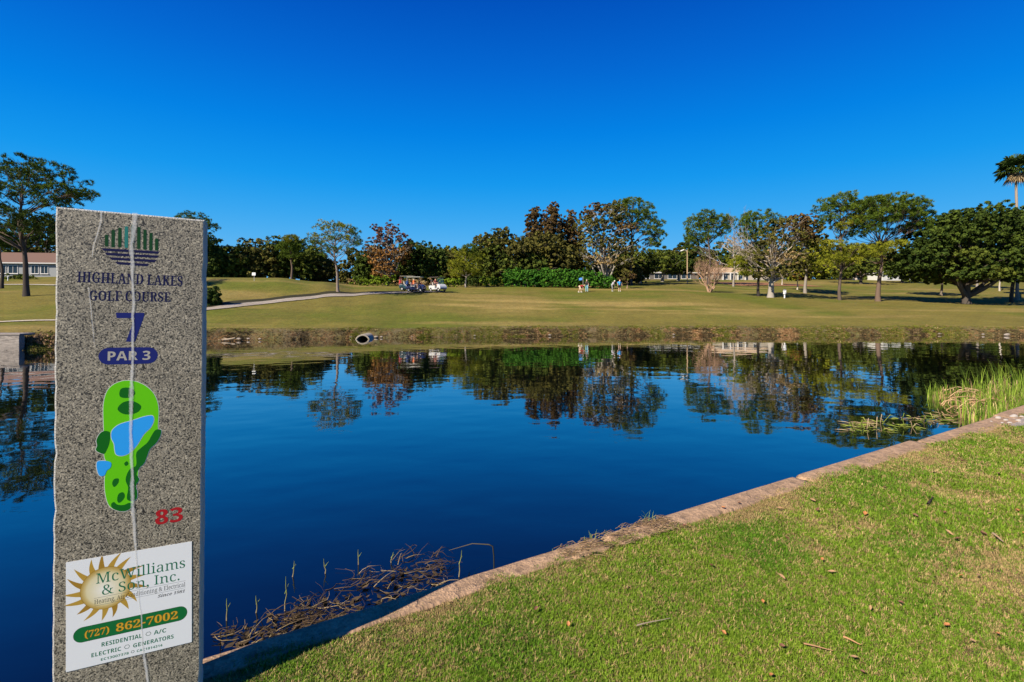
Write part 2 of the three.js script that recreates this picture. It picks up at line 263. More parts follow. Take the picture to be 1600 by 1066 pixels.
// ---------- turf ----------
{
  const blade = (gb, x, z, h, lean, ang, w) => { const dx = Math.cos(ang), dz = Math.sin(ang), px = -dz * w, pz = dx * w, c = [1, 1, 1], n = gb.n; gb.v(x - px, -0.004, z - pz, mul(c, 0.9)); gb.v(x + px, -0.004, z + pz, mul(c, 0.9)); gb.v(x + dx * lean * 0.45 - px * 0.7, h * 0.65, z + dz * lean * 0.45 - pz * 0.7, c); gb.v(x + dx * lean * 0.45 + px * 0.7, h * 0.65, z + dz * lean * 0.45 + pz * 0.7, c); gb.v(x + dx * lean, h * rr(0.8, 1), z + dz * lean, c); gb.i.push(n, n + 1, n + 3, n, n + 3, n + 2, n + 2, n + 3, n + 4); };
  const tuft = (k, hh, sp) => { const gb = new GB(); for (let i = 0; i < k; i++) blade(gb, rr(-sp, sp), rr(-sp, sp), hh * rr(0.5, 1.1), hh * rr(0.2, 1.3), rr(0, 6.28), rr(0.0011, 0.0021)); return gb.geo(); };
  seed(77);
  const geos = [tuft(13, 0.017, 0.014), tuft(12, 0.023, 0.014), tuft(13, 0.014, 0.017)];
  const lists = [[], [], []], m4 = new THREE.Matrix4(), q = new THREE.Quaternion(), e = new THREE.Euler();
  const inside = p => { const px = 800 + p.x / -p.z * FPX; return p.z < -1.2 && px < 1900 && px > -150; };
  for (let k = 0; k < 760000; k++) {
    const u = R(), s = lerp(-2.2, 13, Math.pow(u, 1.5)), tt = rr(0, 6.5) * lerp(0.55, 1, u), edge = 0.4 * (noise(s * 6, 4) - 0.35) * 0.2 + 0.05 * (noise(s * 1.3, 14) - 0.5), p = wallAt(s, capW(s) - 0.02 + edge + tt);
    if (!inside(p)) continue;
    const dist = Math.hypot(p.x, p.z); if (R() > clamp(2.6 / dist, 0.28, 1)) continue;
    const dr = dryness(p.x, p.z); if (R() < 0.3 * dr || R() < bare(p.x, p.z)) continue;
    lists[dr > 0.55 ? 2 : R() < 0.5 ? 0 : 1].push([p, dr, dist]);
  }
  const bladeMat = new THREE.MeshPhysicalMaterial({ color: 0xffffff, roughness: 0.7, vertexColors: true, specularIntensity: 0.3 });
  lists.forEach((L, gi) => {
    const im = new THREE.InstancedMesh(geos[gi], bladeMat, L.length), col = new THREE.Color();
    L.forEach(([p, dr, dist], k) => {
      const sc = rr(0.65, 1.1) * lerp(1.05, 0.75, dr) * clamp(dist / 3.2, 1, 1.6); e.set(rr(-0.25, 0.25), rr(0, 6.28), rr(-0.25, 0.25)); q.setFromEuler(e);
      m4.compose(V(p.x, nearH(p.x, p.z), p.z), q, V(sc, sc * rr(0.8, 1.15), sc)); im.setMatrixAt(k, m4);
      const g1 = [0.075, 0.165, 0.008], g2 = [0.17, 0.25, 0.018], t1 = [0.42, 0.31, 0.13], t2 = [0.24, 0.165, 0.07]; let c = mix(g1, g2, clamp(fbm(p.x * 2, p.z * 2, 9) * 1.6 - 0.3 + rr(-0.3, 0.3), 0, 1));
      if (R() < 0.2 + 0.66 * dr) c = mix(t2, t1, R()); c = mul(c, rr(0.75, 1.2)); im.setColorAt(k, col.setRGB(...c));
    });
    im.name = ['lawn_grass', 'lawn_grass_taller', 'lawn_thatch'][gi]; scene.add(im);
    tag(im, ['short green turf blades of the near lawn', 'slightly longer green turf blades of the near lawn', 'dry tan thatch patches in the near lawn'][gi], 'grass', null, 'stuff');
  });
  // fallen leaves and twigs, each one by itself
  seed(31);
  const leafGeo = (curl, long) => { const g = new THREE.PlaneGeometry(1, 1, 6, 4), p = g.attributes.position; for (let k = 0; k < p.count; k++) { const x = p.getX(k) * 2, y = p.getY(k) * 2, w = Math.sqrt(Math.max(0, 1 - x * x)) * (0.8 + 0.2 * Math.cos(x * 3)); p.setXYZ(k, x * long, curl * (y * y * w + 0.5 * x * x) + 0.06 * Math.sin(x * 7 + y * 3), y * w * 0.5); } g.computeVertexNormals(); return g; };
  const kinds = [[leafGeo(0.25, 0.7), mat(0.4, 0.16, 0.05, 0.7, { side: THREE.DoubleSide }), 'orange brown fallen leaf lying on the lawn'], [leafGeo(0.45, 0.8), mat(0.15, 0.065, 0.035, 0.75, { side: THREE.DoubleSide }), 'dark brown curled fallen leaf lying on the lawn'], [leafGeo(0.2, 1.1), mat(0.36, 0.21, 0.1, 0.8, { side: THREE.DoubleSide }), 'tan narrow fallen leaf lying on the lawn']];
  const spots = [[888, 983, 0], [1070, 826, 1], [1222, 908, 2], [1192, 947, 0], [1131, 995, 0], [1270, 785, 2], [1352, 806, 0], [1382, 766, 1], [1453, 785, 1], [1430, 811, 1], [1477, 806, 1], [1547, 808, 2], [1590, 803, 0], [1285, 878, 0], [1483, 837, 2], [1497, 848, 1], [1537, 840, 1], [1560, 846, 2], [1360, 958, 2], [1222, 1017, 1], [1205, 1062, 0], [1335, 1035, 2], [1348, 1058, 1], [1278, 800, 1], [1504, 723, 1], [1460, 740, 2], [1562, 743, 1], [1218, 797, 2], [1300, 640 + 260, 2], [1480, 985, 0], [1520, 1010, 2], [1560, 998, 0], [1580, 903, 0], [1600, 839, 0], [1437, 903, 1], [1502, 906, 0], [1230, 844, 1], [1340, 830, 1], [1408, 950, 1], [1112, 700 + 190, 1], [838, 960, 1], [1405, 858, 0], [1530, 905, 2], [1130, 797, 0], [1155, 790, 1]];
  for (const [px, row, k] of spots) {
    const D = EYE * FPX / (row - HOR), m = part('fallen_leaf', kinds[k][0], kinds[k][1]), x = (px - 800) / FPX * D; m.position.set(x, nearH(x, -D) + 0.03, -D); m.scale.setScalar(rr(0.011, 0.02) * clamp(D / 2.6, 1, 1.7)); m.rotation.set(rr(-0.4, 0.4), rr(0, 6.28), rr(-0.4, 0.4)); tag(m, kinds[k][2], 'leaf', 'fallen leaves scattered on the near lawn');
  }
  for (const [px, row, r] of [[1560, 653, 0.028], [1572, 656, 0.02], [1585, 651, 0.034], [1578, 660, 0.018], [1592, 657, 0.024], [1549, 658, 0.016], [1566, 660, 0.014], [1597, 651, 0.02]]) { const g = new THREE.IcosahedronGeometry(r, 2), p = g.attributes.position; for (let k = 0; k < p.count; k++) { const f = 0.7 + 0.6 * noise(p.getX(k) * 30 + px, p.getY(k) * 30, p.getZ(k) * 30); p.setXYZ(k, p.getX(k) * f * 1.3, p.getY(k) * f * 0.85, p.getZ(k) * f); } g.computeVertexNormals(); const D = EYE * FPX / (row - HOR), x = (px - 800) / FPX * D, m = part('concrete_chunk', g, mat(0.36, 0.32, 0.28)); m.position.set(x, nearH(x, -D) + r * 0.2, -D); tag(m, 'pale broken concrete chunk on the bare patch by the wall', 'rubble', 'broken concrete on the bare patch'); }
  const twig = (a, b, r, label, c) => { const gb = new GB(), P = t => { const px = lerp(a[0], b[0], t), row = lerp(a[1], b[1], t), D = EYE * FPX / (row - HOR), x = (px - 800) / FPX * D; return V(x, nearH(x, -D) + 0.028 + 0.0015 * Math.sin(t * 5), -D); }; const pts = [0, 0.2, 0.4, 0.6, 0.8, 1].map(P); gb.tube(pts, pts.map((_, i) => r * (1 - i * 0.12)), 6, c); tag(part('fallen_twig', gb.geo(), vmat(0.85)), label, 'twig', 'twigs on the near lawn'); };
  twig([995, 983], [1047, 970], 0.0035, 'long straight grey-brown twig lying on green turf, no leaves beside it', [0.3, 0.24, 0.16]);
  twig([1256, 1012], [1302, 1023], 0.0035, 'reddish brown twig lying near the longer split twig', [0.35, 0.2, 0.1]);
  twig([1318, 1002], [1345, 1014], 0.005, 'short thick orange brown twig beside a pale leaf', [0.4, 0.22, 0.1]);
  twig([1450, 793], [1458, 780], 0.009, 'stubby dark bark piece lying on the lawn', [0.06, 0.04, 0.03]);
  twig([1552, 839], [1568, 852], 0.007, 'short tan stick lying among brown leaves', [0.36, 0.25, 0.16]);
}
// ---------- tee sign ----------
const font = {};
for (const f of ['sans_bold', 'serif_bold', 'serif_regular', 'sans_regular']) font[f] = await new FontLoader().loadAsync(`fonts/droid/droid_${f}.typeface.json`);
{
  const sign = thing('tee_sign', 'upright speckled granite golf tee marker with painted hole map and advert sticker', 'sign', [-1.3079, -0.02, -1.7606], Math.atan2(0.424, 0.906));
  const granite = dataTexture(1024, (u, v) => {
    const a = tnoise(u, v, 150, 51), b = tnoise(u, v, 210, 52), c = tnoise(u, v, 120, 53), d = tnoise(u, v, 340, 54), w = tnoise(u, v, 9, 55);
    let g = 0.54 + (b - 0.5) * 0.2 + (d - 0.5) * 0.14 + (w - 0.5) * 0.06; if (a > 0.58) g -= 0.3 * smooth(0.58, 0.8, a); if (c > 0.62) g += 0.15 * smooth(0.62, 0.85, c); if (b < 0.25) g -= 0.12;
    return [g * 1.02, g * 0.955, g * 0.82];
  });
  granite.repeat.set(1 / 0.5, 1 / 0.5);
  const slabMat = new THREE.MeshStandardMaterial({ map: granite, roughness: 0.55, bumpMap: granite, bumpScale: 0.0006 });
  const sh = new THREE.Shape(), T = 0.1; seed(9);
  const L = [], Rr = []; for (let k = 0; k <= 60; k++) { const t = k / 60, chip = () => (R() < 0.18 ? rr(0, 0.006) : rr(0, 0.0022)); L.push([lerp(-0.2163, -0.2051, t) + chip(), lerp(-0.1, 1.7617, t)]); Rr.push([lerp(0.2009, 0.2168, t) - chip() * 0.6, lerp(-0.1, 1.7464, t)]); }
  sh.moveTo(...L[0]); for (const p of Rr) sh.lineTo(...p); for (const p of L.reverse()) sh.lineTo(...p);
  const slabGeo = new THREE.ExtrudeGeometry(sh, { depth: T - 0.008, bevelEnabled: true, bevelThickness: 0.004, bevelSize: 0.005, bevelOffset: -0.005, bevelSegments: 2 }); slabGeo.translate(0, 0.02, -T + 0.004);
  part('slab', slabGeo, [slabMat, new THREE.MeshStandardMaterial({ color: new THREE.Color().setRGB(0.42, 0.405, 0.37), roughness: 0.9, bumpMap: granite, bumpScale: 0.003 })], sign);   // sawn faces, rock-pitched pale sides
  const y0 = 0.02, Z = 0.0002;
  const ik = (r, g, b, ro) => new THREE.MeshPhysicalMaterial({ color: new THREE.Color().setRGB(r, g, b), roughness: ro, specularIntensity: 0.15 });
  const ink = { navy: ik(0.016, 0.024, 0.15, 0.6), indigo: ik(0.012, 0.014, 0.06, 0.65), pine: ik(0.012, 0.06, 0.022, 0.6), teal: ik(0.03, 0.2, 0.17, 0.6), lime: ik(0.13, 0.58, 0.008, 0.55), forest: ik(0.008, 0.13, 0.012, 0.55), sky: ik(0.03, 0.36, 0.85, 0.5), pale: ik(0.62, 0.64, 0.58, 0.7), red: ik(0.4, 0.016, 0.02, 0.6), grit: ik(0.42, 0.39, 0.33, 0.8) };
  const flat = (pts, z, curve = true) => { const v = pts.map(p => new THREE.Vector2(p[0], p[1])); let s; if (curve) { const c = new THREE.CatmullRomCurve3(v.map(p => V(p.x, p.y, 0)), true, 'centripetal'); s = new THREE.Shape(c.getPoints(v.length * 6).map(p => new THREE.Vector2(p.x, p.y))); } else s = new THREE.Shape(v); const g = new THREE.ExtrudeGeometry(s, { depth: 0.0001, bevelEnabled: false }); g.translate(0, y0, z); return g; };
  const grow = (pts, k) => { const cx = pts.reduce((a, p) => a + p[0], 0) / pts.length, cy = pts.reduce((a, p) => a + p[1], 0) / pts.length; return pts.map(([x, y], i) => { const a = pts[(i + pts.length - 1) % pts.length], b = pts[(i + 1) % pts.length]; let tx = b[0] - a[0], ty = b[1] - a[1]; const l = Math.hypot(tx, ty); let nx = ty / l, ny = -tx / l; const area = pts.reduce((s, p, j) => { const q = pts[(j + 1) % pts.length]; return s + p[0] * q[1] - q[0] * p[1]; }, 0); if (area < 0) { nx = -nx; ny = -ny; } return [x + nx * k, y + ny * k]; }); };
  const logo = new THREE.Group(); logo.name = 'logo'; sign.add(logo);
  const bars = [[-0.0698, 1.6381, 1.6778], [-0.052, 1.6364, 1.6958], [-0.0335, 1.6372, 1.7039], [-0.0154, 1.6362, 1.7095], [0.0024, 1.635, 1.717], [0.0198, 1.6345, 1.7098], [0.0373, 1.6321, 1.7012], [0.0545, 1.6296, 1.6912], [0.0712, 1.6303, 1.6726]];
  bars.forEach(([x, a, b], i) => part('logo_bar', flat([[x - 0.0047, a], [x + 0.0043, a - 0.0005], [x + 0.005, lerp(a, b, 0.5)], [x + 0.0048, b - 0.001], [x, b], [x - 0.0044, b - 0.001], [x - 0.005, lerp(a, b, 0.4)]], Z, false), i === 3 ? ink.teal : ink.pine, logo));
  [[-0.084, 0.0805, 1.6252], [-0.0754, 0.0778, 1.6106], [-0.0627, 0.0712, 1.5953], [-0.0459, 0.0497, 1.5805]].forEach(([a, b, y], i) => { const h = 0.0042, sl = -0.0022; part('logo_wave', flat([[a, y + h - sl], [b, y + h + sl], [b - 0.006, y - h + sl], [a + 0.006, y - h - sl]], Z, false), ink.indigo, logo); });
  const text = (str, f, height, x0, x1, y, tilt, m, name, skew = 0, depth = 0.0001, z = Z) => {
    const g = new TextGeometry(str, { font: font[f], size: height, depth, curveSegments: 4, bevelEnabled: false }); g.computeBoundingBox(); const b = g.boundingBox, k = (x1 - x0) / (b.max.x - b.min.x);
    g.translate(-b.min.x, 0, 0); g.scale(k, 1, 1); if (skew) g.applyMatrix4(new THREE.Matrix4().set(1, skew, 0, 0, 0, 1, 0, 0, 0, 0, 1, 0, 0, 0, 0, 1)); g.rotateZ(tilt); g.translate(x0, y + y0, z); return part(name, g, m, sign);
  };
  text('HIGHLAND LAKES', 'serif_bold', 0.0355, -0.149, 0.148, 1.5165, -0.033, ink.indigo, 'course_name');
  text('GOLF COURSE', 'serif_bold', 0.0335, -0.117, 0.1116, 1.4555, -0.022, ink.indigo, 'course_name');
  part('hole_number', flat([[-0.0441, 1.4135], [0.0355, 1.4125], [0.035, 1.4005], [0.009, 1.3137], [-0.0165, 1.3142], [0.0085, 1.3945], [-0.0425, 1.3955]], Z, false), ink.navy, sign);
  { const s = new THREE.Shape(), hw = 0.0825 - 0.028, r = 0.0285; s.absarc(hw, 0, r, -Math.PI / 2, Math.PI / 2); s.absarc(-hw, 0, r, Math.PI / 2, Math.PI * 1.5); const g = new THREE.ExtrudeGeometry(s, { depth: 0.0001, bevelEnabled: false, curveSegments: 16 }); g.rotateZ(-0.02); g.translate(-0.0087, 1.2655 + y0, Z); part('par_badge', g, ink.navy, sign); }
  text('PAR 3', 'sans_bold', 0.031, -0.067, 0.053, 1.2515, -0.02, ink.grit, 'par_lettering', 0, 0.0001, 0.0005);
  const map = {
    fairway: [[-0.0774, 1.016], [-0.0765, 1.118], [-0.0614, 1.1595], [-0.0313, 1.1786], [0.004, 1.178], [0.0398, 1.1582], [0.0641, 1.1271], [0.0764, 1.082], [0.0749, 1.0174], [0.0749, 1.0027], [0.0398, 0.9276], [0.0206, 0.8836], [0.0158, 0.8378], [0.0087, 0.7983], [0.004, 0.7643], [-0.0008, 0.7431], [-0.0173, 0.7344], [-0.0406, 0.7402], [-0.0614, 0.758], [-0.072, 0.7939], [-0.0752, 0.8398], [-0.0729, 0.8678], [-0.0644, 0.889], [-0.063, 0.903], [-0.0742, 0.9191], [-0.0765, 0.9648]],
    tree_belt: [[-0.061, 1.0085], [-0.0729, 1.0144], [-0.0843, 1.0111], [-0.0933, 0.9979], [-0.0974, 0.9843], [-0.0956, 0.9671], [-0.0988, 0.9534], [-0.0888, 0.9425], [-0.0765, 0.9376], [-0.0683, 0.9525], [-0.0619, 0.9745]],
    tree_belt_right: [[0.0837, 1.0018], [0.069, 1.0033], [0.0592, 0.9897], [0.0447, 0.9621], [0.0278, 0.9466], [0.0135, 0.9309], [0.0111, 0.8848], [-0.0055, 0.8756], [-0.0173, 0.8426], [-0.0102, 0.8128], [-0.0126, 0.7728], [0.0016, 0.7647], [0.0135, 0.7714], [0.0149, 0.7973], [0.0111, 0.8153], [0.0206, 0.8371], [0.0135, 0.8555], [0.0206, 0.8748], [0.035, 0.8903], [0.0423, 0.9098], [0.0519, 0.9378], [0.069, 0.9563], [0.0813, 0.9785]],
    tree_belt_foot: [[-0.0568, 0.7658], [-0.0545, 0.7511], [-0.036, 0.7376], [-0.0149, 0.7352], [0.0025, 0.7472], [0.0016, 0.7577], [-0.0079, 0.7605], [-0.022, 0.7559], [-0.0406, 0.7602], [-0.0499, 0.7703]],
    pond: [[-0.0545, 1.0136], [-0.036, 1.0316], [0.0016, 1.0423], [0.0398, 1.0531], [0.0592, 1.053], [0.0631, 1.0392], [0.0544, 1.0137], [0.035, 0.9924], [0.0135, 0.9541], [-0.0079, 0.9307], [-0.029, 0.9247], [-0.0429, 0.9311], [-0.0476, 0.95], [-0.049, 0.9673], [-0.0568, 0.991]],
    small_pond: [[-0.0947, 0.9133], [-0.0797, 0.9142], [-0.0582, 0.9056], [-0.0591, 0.8887], [-0.0692, 0.8798], [-0.0752, 0.8653], [-0.0865, 0.8641], [-0.0933, 0.8764]],
    g1: [[-0.035, 1.1376], [-0.029, 1.1544], [-0.0126, 1.1566], [0.004, 1.1491], [0.0097, 1.1342], [-0.0008, 1.1234], [-0.0173, 1.1213], [-0.0313, 1.1258]], g2: [[-0.0397, 1.0864], [-0.0243, 1.1069], [0.0016, 1.1094], [0.0264, 1.0893], [0.0182, 1.0708], [-0.0079, 1.064], [-0.029, 1.0705]],
    g3: [[-0.021, 0.8978], [-0.0135, 0.9043], [-0.0098, 0.8934], [-0.0173, 0.8887]], g4: [[-0.0545, 0.8338], [-0.049, 0.8484], [-0.0369, 0.8478], [-0.0388, 0.8315], [-0.049, 0.8216]], g5: [[-0.0406, 0.7745], [-0.036, 0.7967], [-0.0243, 0.7994], [-0.0196, 0.7854], [-0.0257, 0.7721], [-0.036, 0.7652]],
  };
  const hm = new THREE.Group(); hm.name = 'hole_map'; sign.add(hm); const E1 = 0.0017;
  for (const k of ['fairway', 'tree_belt', 'tree_belt_right', 'small_pond']) part('map_outline', flat(grow(map[k], E1), Z), ink.pale, hm);
  part('map_fairway', flat(map.fairway, Z + 0.0002), ink.lime, hm);
  for (const k of ['tree_belt', 'tree_belt_right', 'tree_belt_foot']) part('map_tree_belt', flat(map[k], Z + 0.0004), ink.forest, hm);
  part('map_outline', flat(grow(map.pond, E1), Z + 0.0004), ink.pale, hm);
  part('map_pond', flat(map.pond, Z + 0.0006), ink.sky, hm); part('map_pond', flat(map.small_pond, Z + 0.0006), ink.sky, hm);
  for (const k of ['g1', 'g2', 'g3', 'g4', 'g5']) part('map_tee', flat(map[k], Z + 0.0004), ink.forest, hm);
  text('83', 'sans_bold', 0.051, 0.0672, 0.149, 0.6705, 0.0, ink.red, 'yardage_number');
  // advert sticker
  const cv = document.createElement('canvas'); cv.width = 1408; cv.height = 1436; const g = cv.getContext('2d'), CW = 1408, CH = 1436;
  g.fillStyle = '#e9e9e6'; g.fillRect(0, 0, CW, CH);
  g.save(); g.translate(0.3 * CW, 0.3 * CH); g.scale(1, 1.02);
  seed(4); for (let k = 0; k < 17; k++) { const a = k / 17 * 6.283 + 0.1, r0 = 0.185 * CW, r1 = rr(0.29, 0.345) * CW, wd = 0.085, b = a + (k % 2 ? 0.19 : 0.1); g.beginPath(); g.moveTo(Math.cos(a - wd * 1.7) * r0, Math.sin(a - wd * 1.7) * r0); g.quadraticCurveTo(Math.cos(a - wd * 0.6) * r0 * 1.35, Math.sin(a - wd * 0.6) * r0 * 1.35, Math.cos(b) * r1, Math.sin(b) * r1); g.quadraticCurveTo(Math.cos(a + wd * 1.2) * r0 * 1.25, Math.sin(a + wd * 1.2) * r0 * 1.25, Math.cos(a + wd * 1.7) * r0, Math.sin(a + wd * 1.7) * r0); g.closePath(); g.fillStyle = k % 3 ? '#b8923a' : '#a37c2c'; g.fill(); }
  const gr = g.createRadialGradient(-20, 20, 10, 0, 0, 0.2 * CW); gr.addColorStop(0, '#f3efe2'); gr.addColorStop(0.7, '#e0d2a4'); gr.addColorStop(1, '#b08a38'); g.fillStyle = gr; g.beginPath(); g.arc(0, 0, 0.195 * CW, 0, 6.3); g.fill(); g.strokeStyle = '#8f6f2a'; g.lineWidth = 5; g.stroke(); g.restore();
  const fit = (s, fnt, x0, x1, y, h, col, stroke) => { g.font = fnt; g.textBaseline = 'alphabetic'; const w = g.measureText(s).width; g.save(); g.translate(x0 * CW, y * CH); g.scale((x1 - x0) * CW / w, h); if (stroke) { g.strokeStyle = stroke; g.lineWidth = 7; g.strokeText(s, 0, 0); } g.fillStyle = col; g.fillText(s, 0, 0); g.restore(); };
  fit('McWilliams', '190px serif', 0.22, 0.948, 0.247, 1.0, '#12684a');
  fit('& Son, Inc.', '190px serif', 0.266, 0.905, 0.362, 0.95, '#12684a');
  g.fillStyle = '#55585c'; g.fillRect(0.21 * CW, 0.377 * CH, 0.735 * CW, 3); g.fillRect(0.21 * CW, 0.447 * CH, 0.735 * CW, 3);
  fit('Heating, Air Conditioning & Electrical', '84px serif', 0.21, 0.945, 0.433, 0.95, '#2a2c2e');
  fit('Since 1981', 'italic bold 66px serif', 0.71, 0.94, 0.492, 0.85, '#2a2c2e');
  g.fillStyle = '#0c6a34'; { const y = 0.622 * CH, h = 0.138 * CH, x = 0.055 * CW, w = 0.905 * CW; g.beginPath(); g.moveTo(x + h / 2, y); g.lineTo(x + w - h / 2, y); g.arc(x + w - h / 2, y + h / 2, h / 2, -Math.PI / 2, Math.PI / 2); g.lineTo(x + h / 2, y + h); g.arc(x + h / 2, y + h / 2, h / 2, Math.PI / 2, Math.PI * 1.5); g.fill(); g.strokeStyle = '#1d3a26'; g.lineWidth = 4; g.stroke(); }
  fit('(727)', 'bold 128px serif', 0.135, 0.33, 0.728, 1.0, '#d6a52c', '#7a3d14'); fit('862-7002', 'bold 150px serif', 0.375, 0.885, 0.733, 1.0, '#d6a52c', '#7a3d14');
  const ring = (x, y, r) => { g.strokeStyle = '#5b6a60'; g.lineWidth = 6; g.beginPath(); for (let k = 0; k <= 6; k++) { const a = k / 6 * 6.2832; g.lineTo(x * CW + Math.cos(a) * r, y * CH + Math.sin(a) * r * 0.9); } g.stroke(); };
  fit('RESIDENTIAL', 'bold 92px sans-serif', 0.262, 0.585, 0.843, 0.85, '#12684a'); ring(0.636, 0.82, 30); fit('A/C', 'bold 92px sans-serif', 0.68, 0.785, 0.843, 0.85, '#12684a');
  fit('ELECTRIC', 'bold 92px sans-serif', 0.185, 0.42, 0.92, 0.82, '#12684a'); ring(0.465, 0.897, 30); fit('GENERATORS', 'bold 92px sans-serif', 0.51, 0.848, 0.92, 0.82, '#12684a');
  fit('EC13007378', 'bold 62px sans-serif', 0.258, 0.48, 0.972, 0.75, '#12684a'); ring(0.51, 0.957, 19); fit('CAC1814314', 'bold 62px sans-serif', 0.54, 0.752, 0.972, 0.75, '#12684a');
  const ct = new THREE.CanvasTexture(cv); ct.colorSpace = THREE.SRGBColorSpace; ct.anisotropy = 8;
  const sg = new THREE.BoxGeometry(0.354, 0.361, 0.0008); sg.translate(-0.0005, 0.412 + y0, 0.0011);
  const edge = mat(0.8, 0.8, 0.78, 0.5), stm = new THREE.MeshPhysicalMaterial({ map: ct, roughness: 0.35 });
  { const p = sg.attributes.position, n = sg.attributes.normal; void p; void n; }
  const sticker = new THREE.Mesh(sg, [edge, edge, edge, edge, stm, edge]); sticker.name = 'advert_sticker'; sign.add(sticker);
  // pale lime streak that ran down the face from the top
  const sa = dataTexture(256, (u, v) => { const w = Math.abs(u - 0.5) * 2, e = 0.55 + 0.5 * tnoise(u, v * 3, 32, 61) - w * 0.9; const a = clamp(e * 1.9, 0, 1) * (0.4 + 0.75 * tnoise(u, v * 2, 64, 62)) * smooth(1, 0.75, w); return [a, a, a]; }, false);
  const streak = (pts, name, op) => { const gb = new GB(), uv = []; pts.forEach(([x, y, w], k) => { w *= 0.68; gb.v(x - w, y + y0, 0.0018, [1, 1, 1]); gb.v(x + w, y + y0, 0.0018, [1, 1, 1]); uv.push(0.02, y * 2.6, 0.98, y * 2.6); if (k) { const o = k * 2; gb.i.push(o - 2, o, o + 1, o - 2, o + 1, o - 1); } }); const gg = gb.geo(); gg.setAttribute('uv', new THREE.Float32BufferAttribute(uv, 2)); part(name, gg, new THREE.MeshStandardMaterial({ color: new THREE.Color().setRGB(0.78, 0.77, 0.73), roughness: 0.9, alphaMap: sa, transparent: true, opacity: op, side: THREE.DoubleSide }), sign); };
  seed(3);
  const main = []; const ctrl = [[0.0114, 1.757, 0.018], [0.008, 1.73, 0.014], [0.0, 1.65, 0.0105], [-0.0005, 1.6, 0.0115], [0.0035, 1.52, 0.0085], [0.006, 1.44, 0.0075], [0.002, 1.36, 0.007], [0.004, 1.256, 0.007], [0.001, 1.17, 0.0105], [-0.0015, 1.05, 0.0105], [-0.001, 0.948, 0.009], [0.003, 0.85, 0.009], [0.002, 0.75, 0.009], [0.0114, 0.616, 0.008], [0.016, 0.5, 0.0035], [0.024, 0.4, 0.0035], [0.031, 0.3, 0.004], [0.035, 0.22, 0.0075], [0.0442, 0.129, 0.0075], [0.046, 0.0, 0.007]];
  for (let k = 0; k < ctrl.length - 1; k++) for (let m = 0; m < 6; m++) { const t = m / 6, a = ctrl[k], b = ctrl[k + 1], y = lerp(a[1], b[1], t); main.push([lerp(a[0], b[0], t) + (noise(y * 22, 1) - 0.5) * 0.004, y, lerp(a[2], b[2], t) * (0.8 + 0.5 * noise(y * 40, 2))]); }
  streak(main, 'white_streak', 0.72);
  streak([[-0.083, 1.757, 0.006], [-0.0845, 1.7219, 0.005], [-0.094, 1.68, 0.0045], [-0.1049, 1.6366, 0.004], [-0.108, 1.6, 0.002]], 'white_streak', 0.6);
  streak([[-0.118, 1.5, 0.004], [-0.112, 1.43, 0.004], [-0.106, 1.36, 0.0035], [-0.102, 1.3, 0.002]], 'white_streak', 0.45);
}
// ---------- trees ----------
const leafMat = vmat(0.8), barkMat = vmat(0.95);
const C = { // leaf colours: two ends of each range
  oak: [[0.035, 0.055, 0.007], [0.12, 0.14, 0.018]], deep: [[0.02, 0.038, 0.006], [0.07, 0.1, 0.012]], pine: [[0.035, 0.065, 0.006], [0.11, 0.155, 0.014]], sunny: [[0.1, 0.12, 0.008], [0.27, 0.27, 0.02]],
  olive: [[0.05, 0.05, 0.011], [0.13, 0.115, 0.022]], rust: [[0.06, 0.038, 0.014], [0.135, 0.082, 0.026]], orange: [[0.14, 0.07, 0.022], [0.32, 0.16, 0.04]], mauve: [[0.11, 0.05, 0.035], [0.2, 0.1, 0.065]], bush: [[0.07, 0.12, 0.006], [0.2, 0.27, 0.018]], hedge: [[0.022, 0.085, 0.008], [0.075, 0.2, 0.016]], dry: [[0.18, 0.125, 0.05], [0.38, 0.27, 0.12]],
};
const BARK = { pine: [0.12, 0.085, 0.065], oak: [0.075, 0.062, 0.05], pale: [0.42, 0.37, 0.31], grey: [0.24, 0.21, 0.18], red: [0.2, 0.12, 0.08], mauve: [0.3, 0.18, 0.14] };
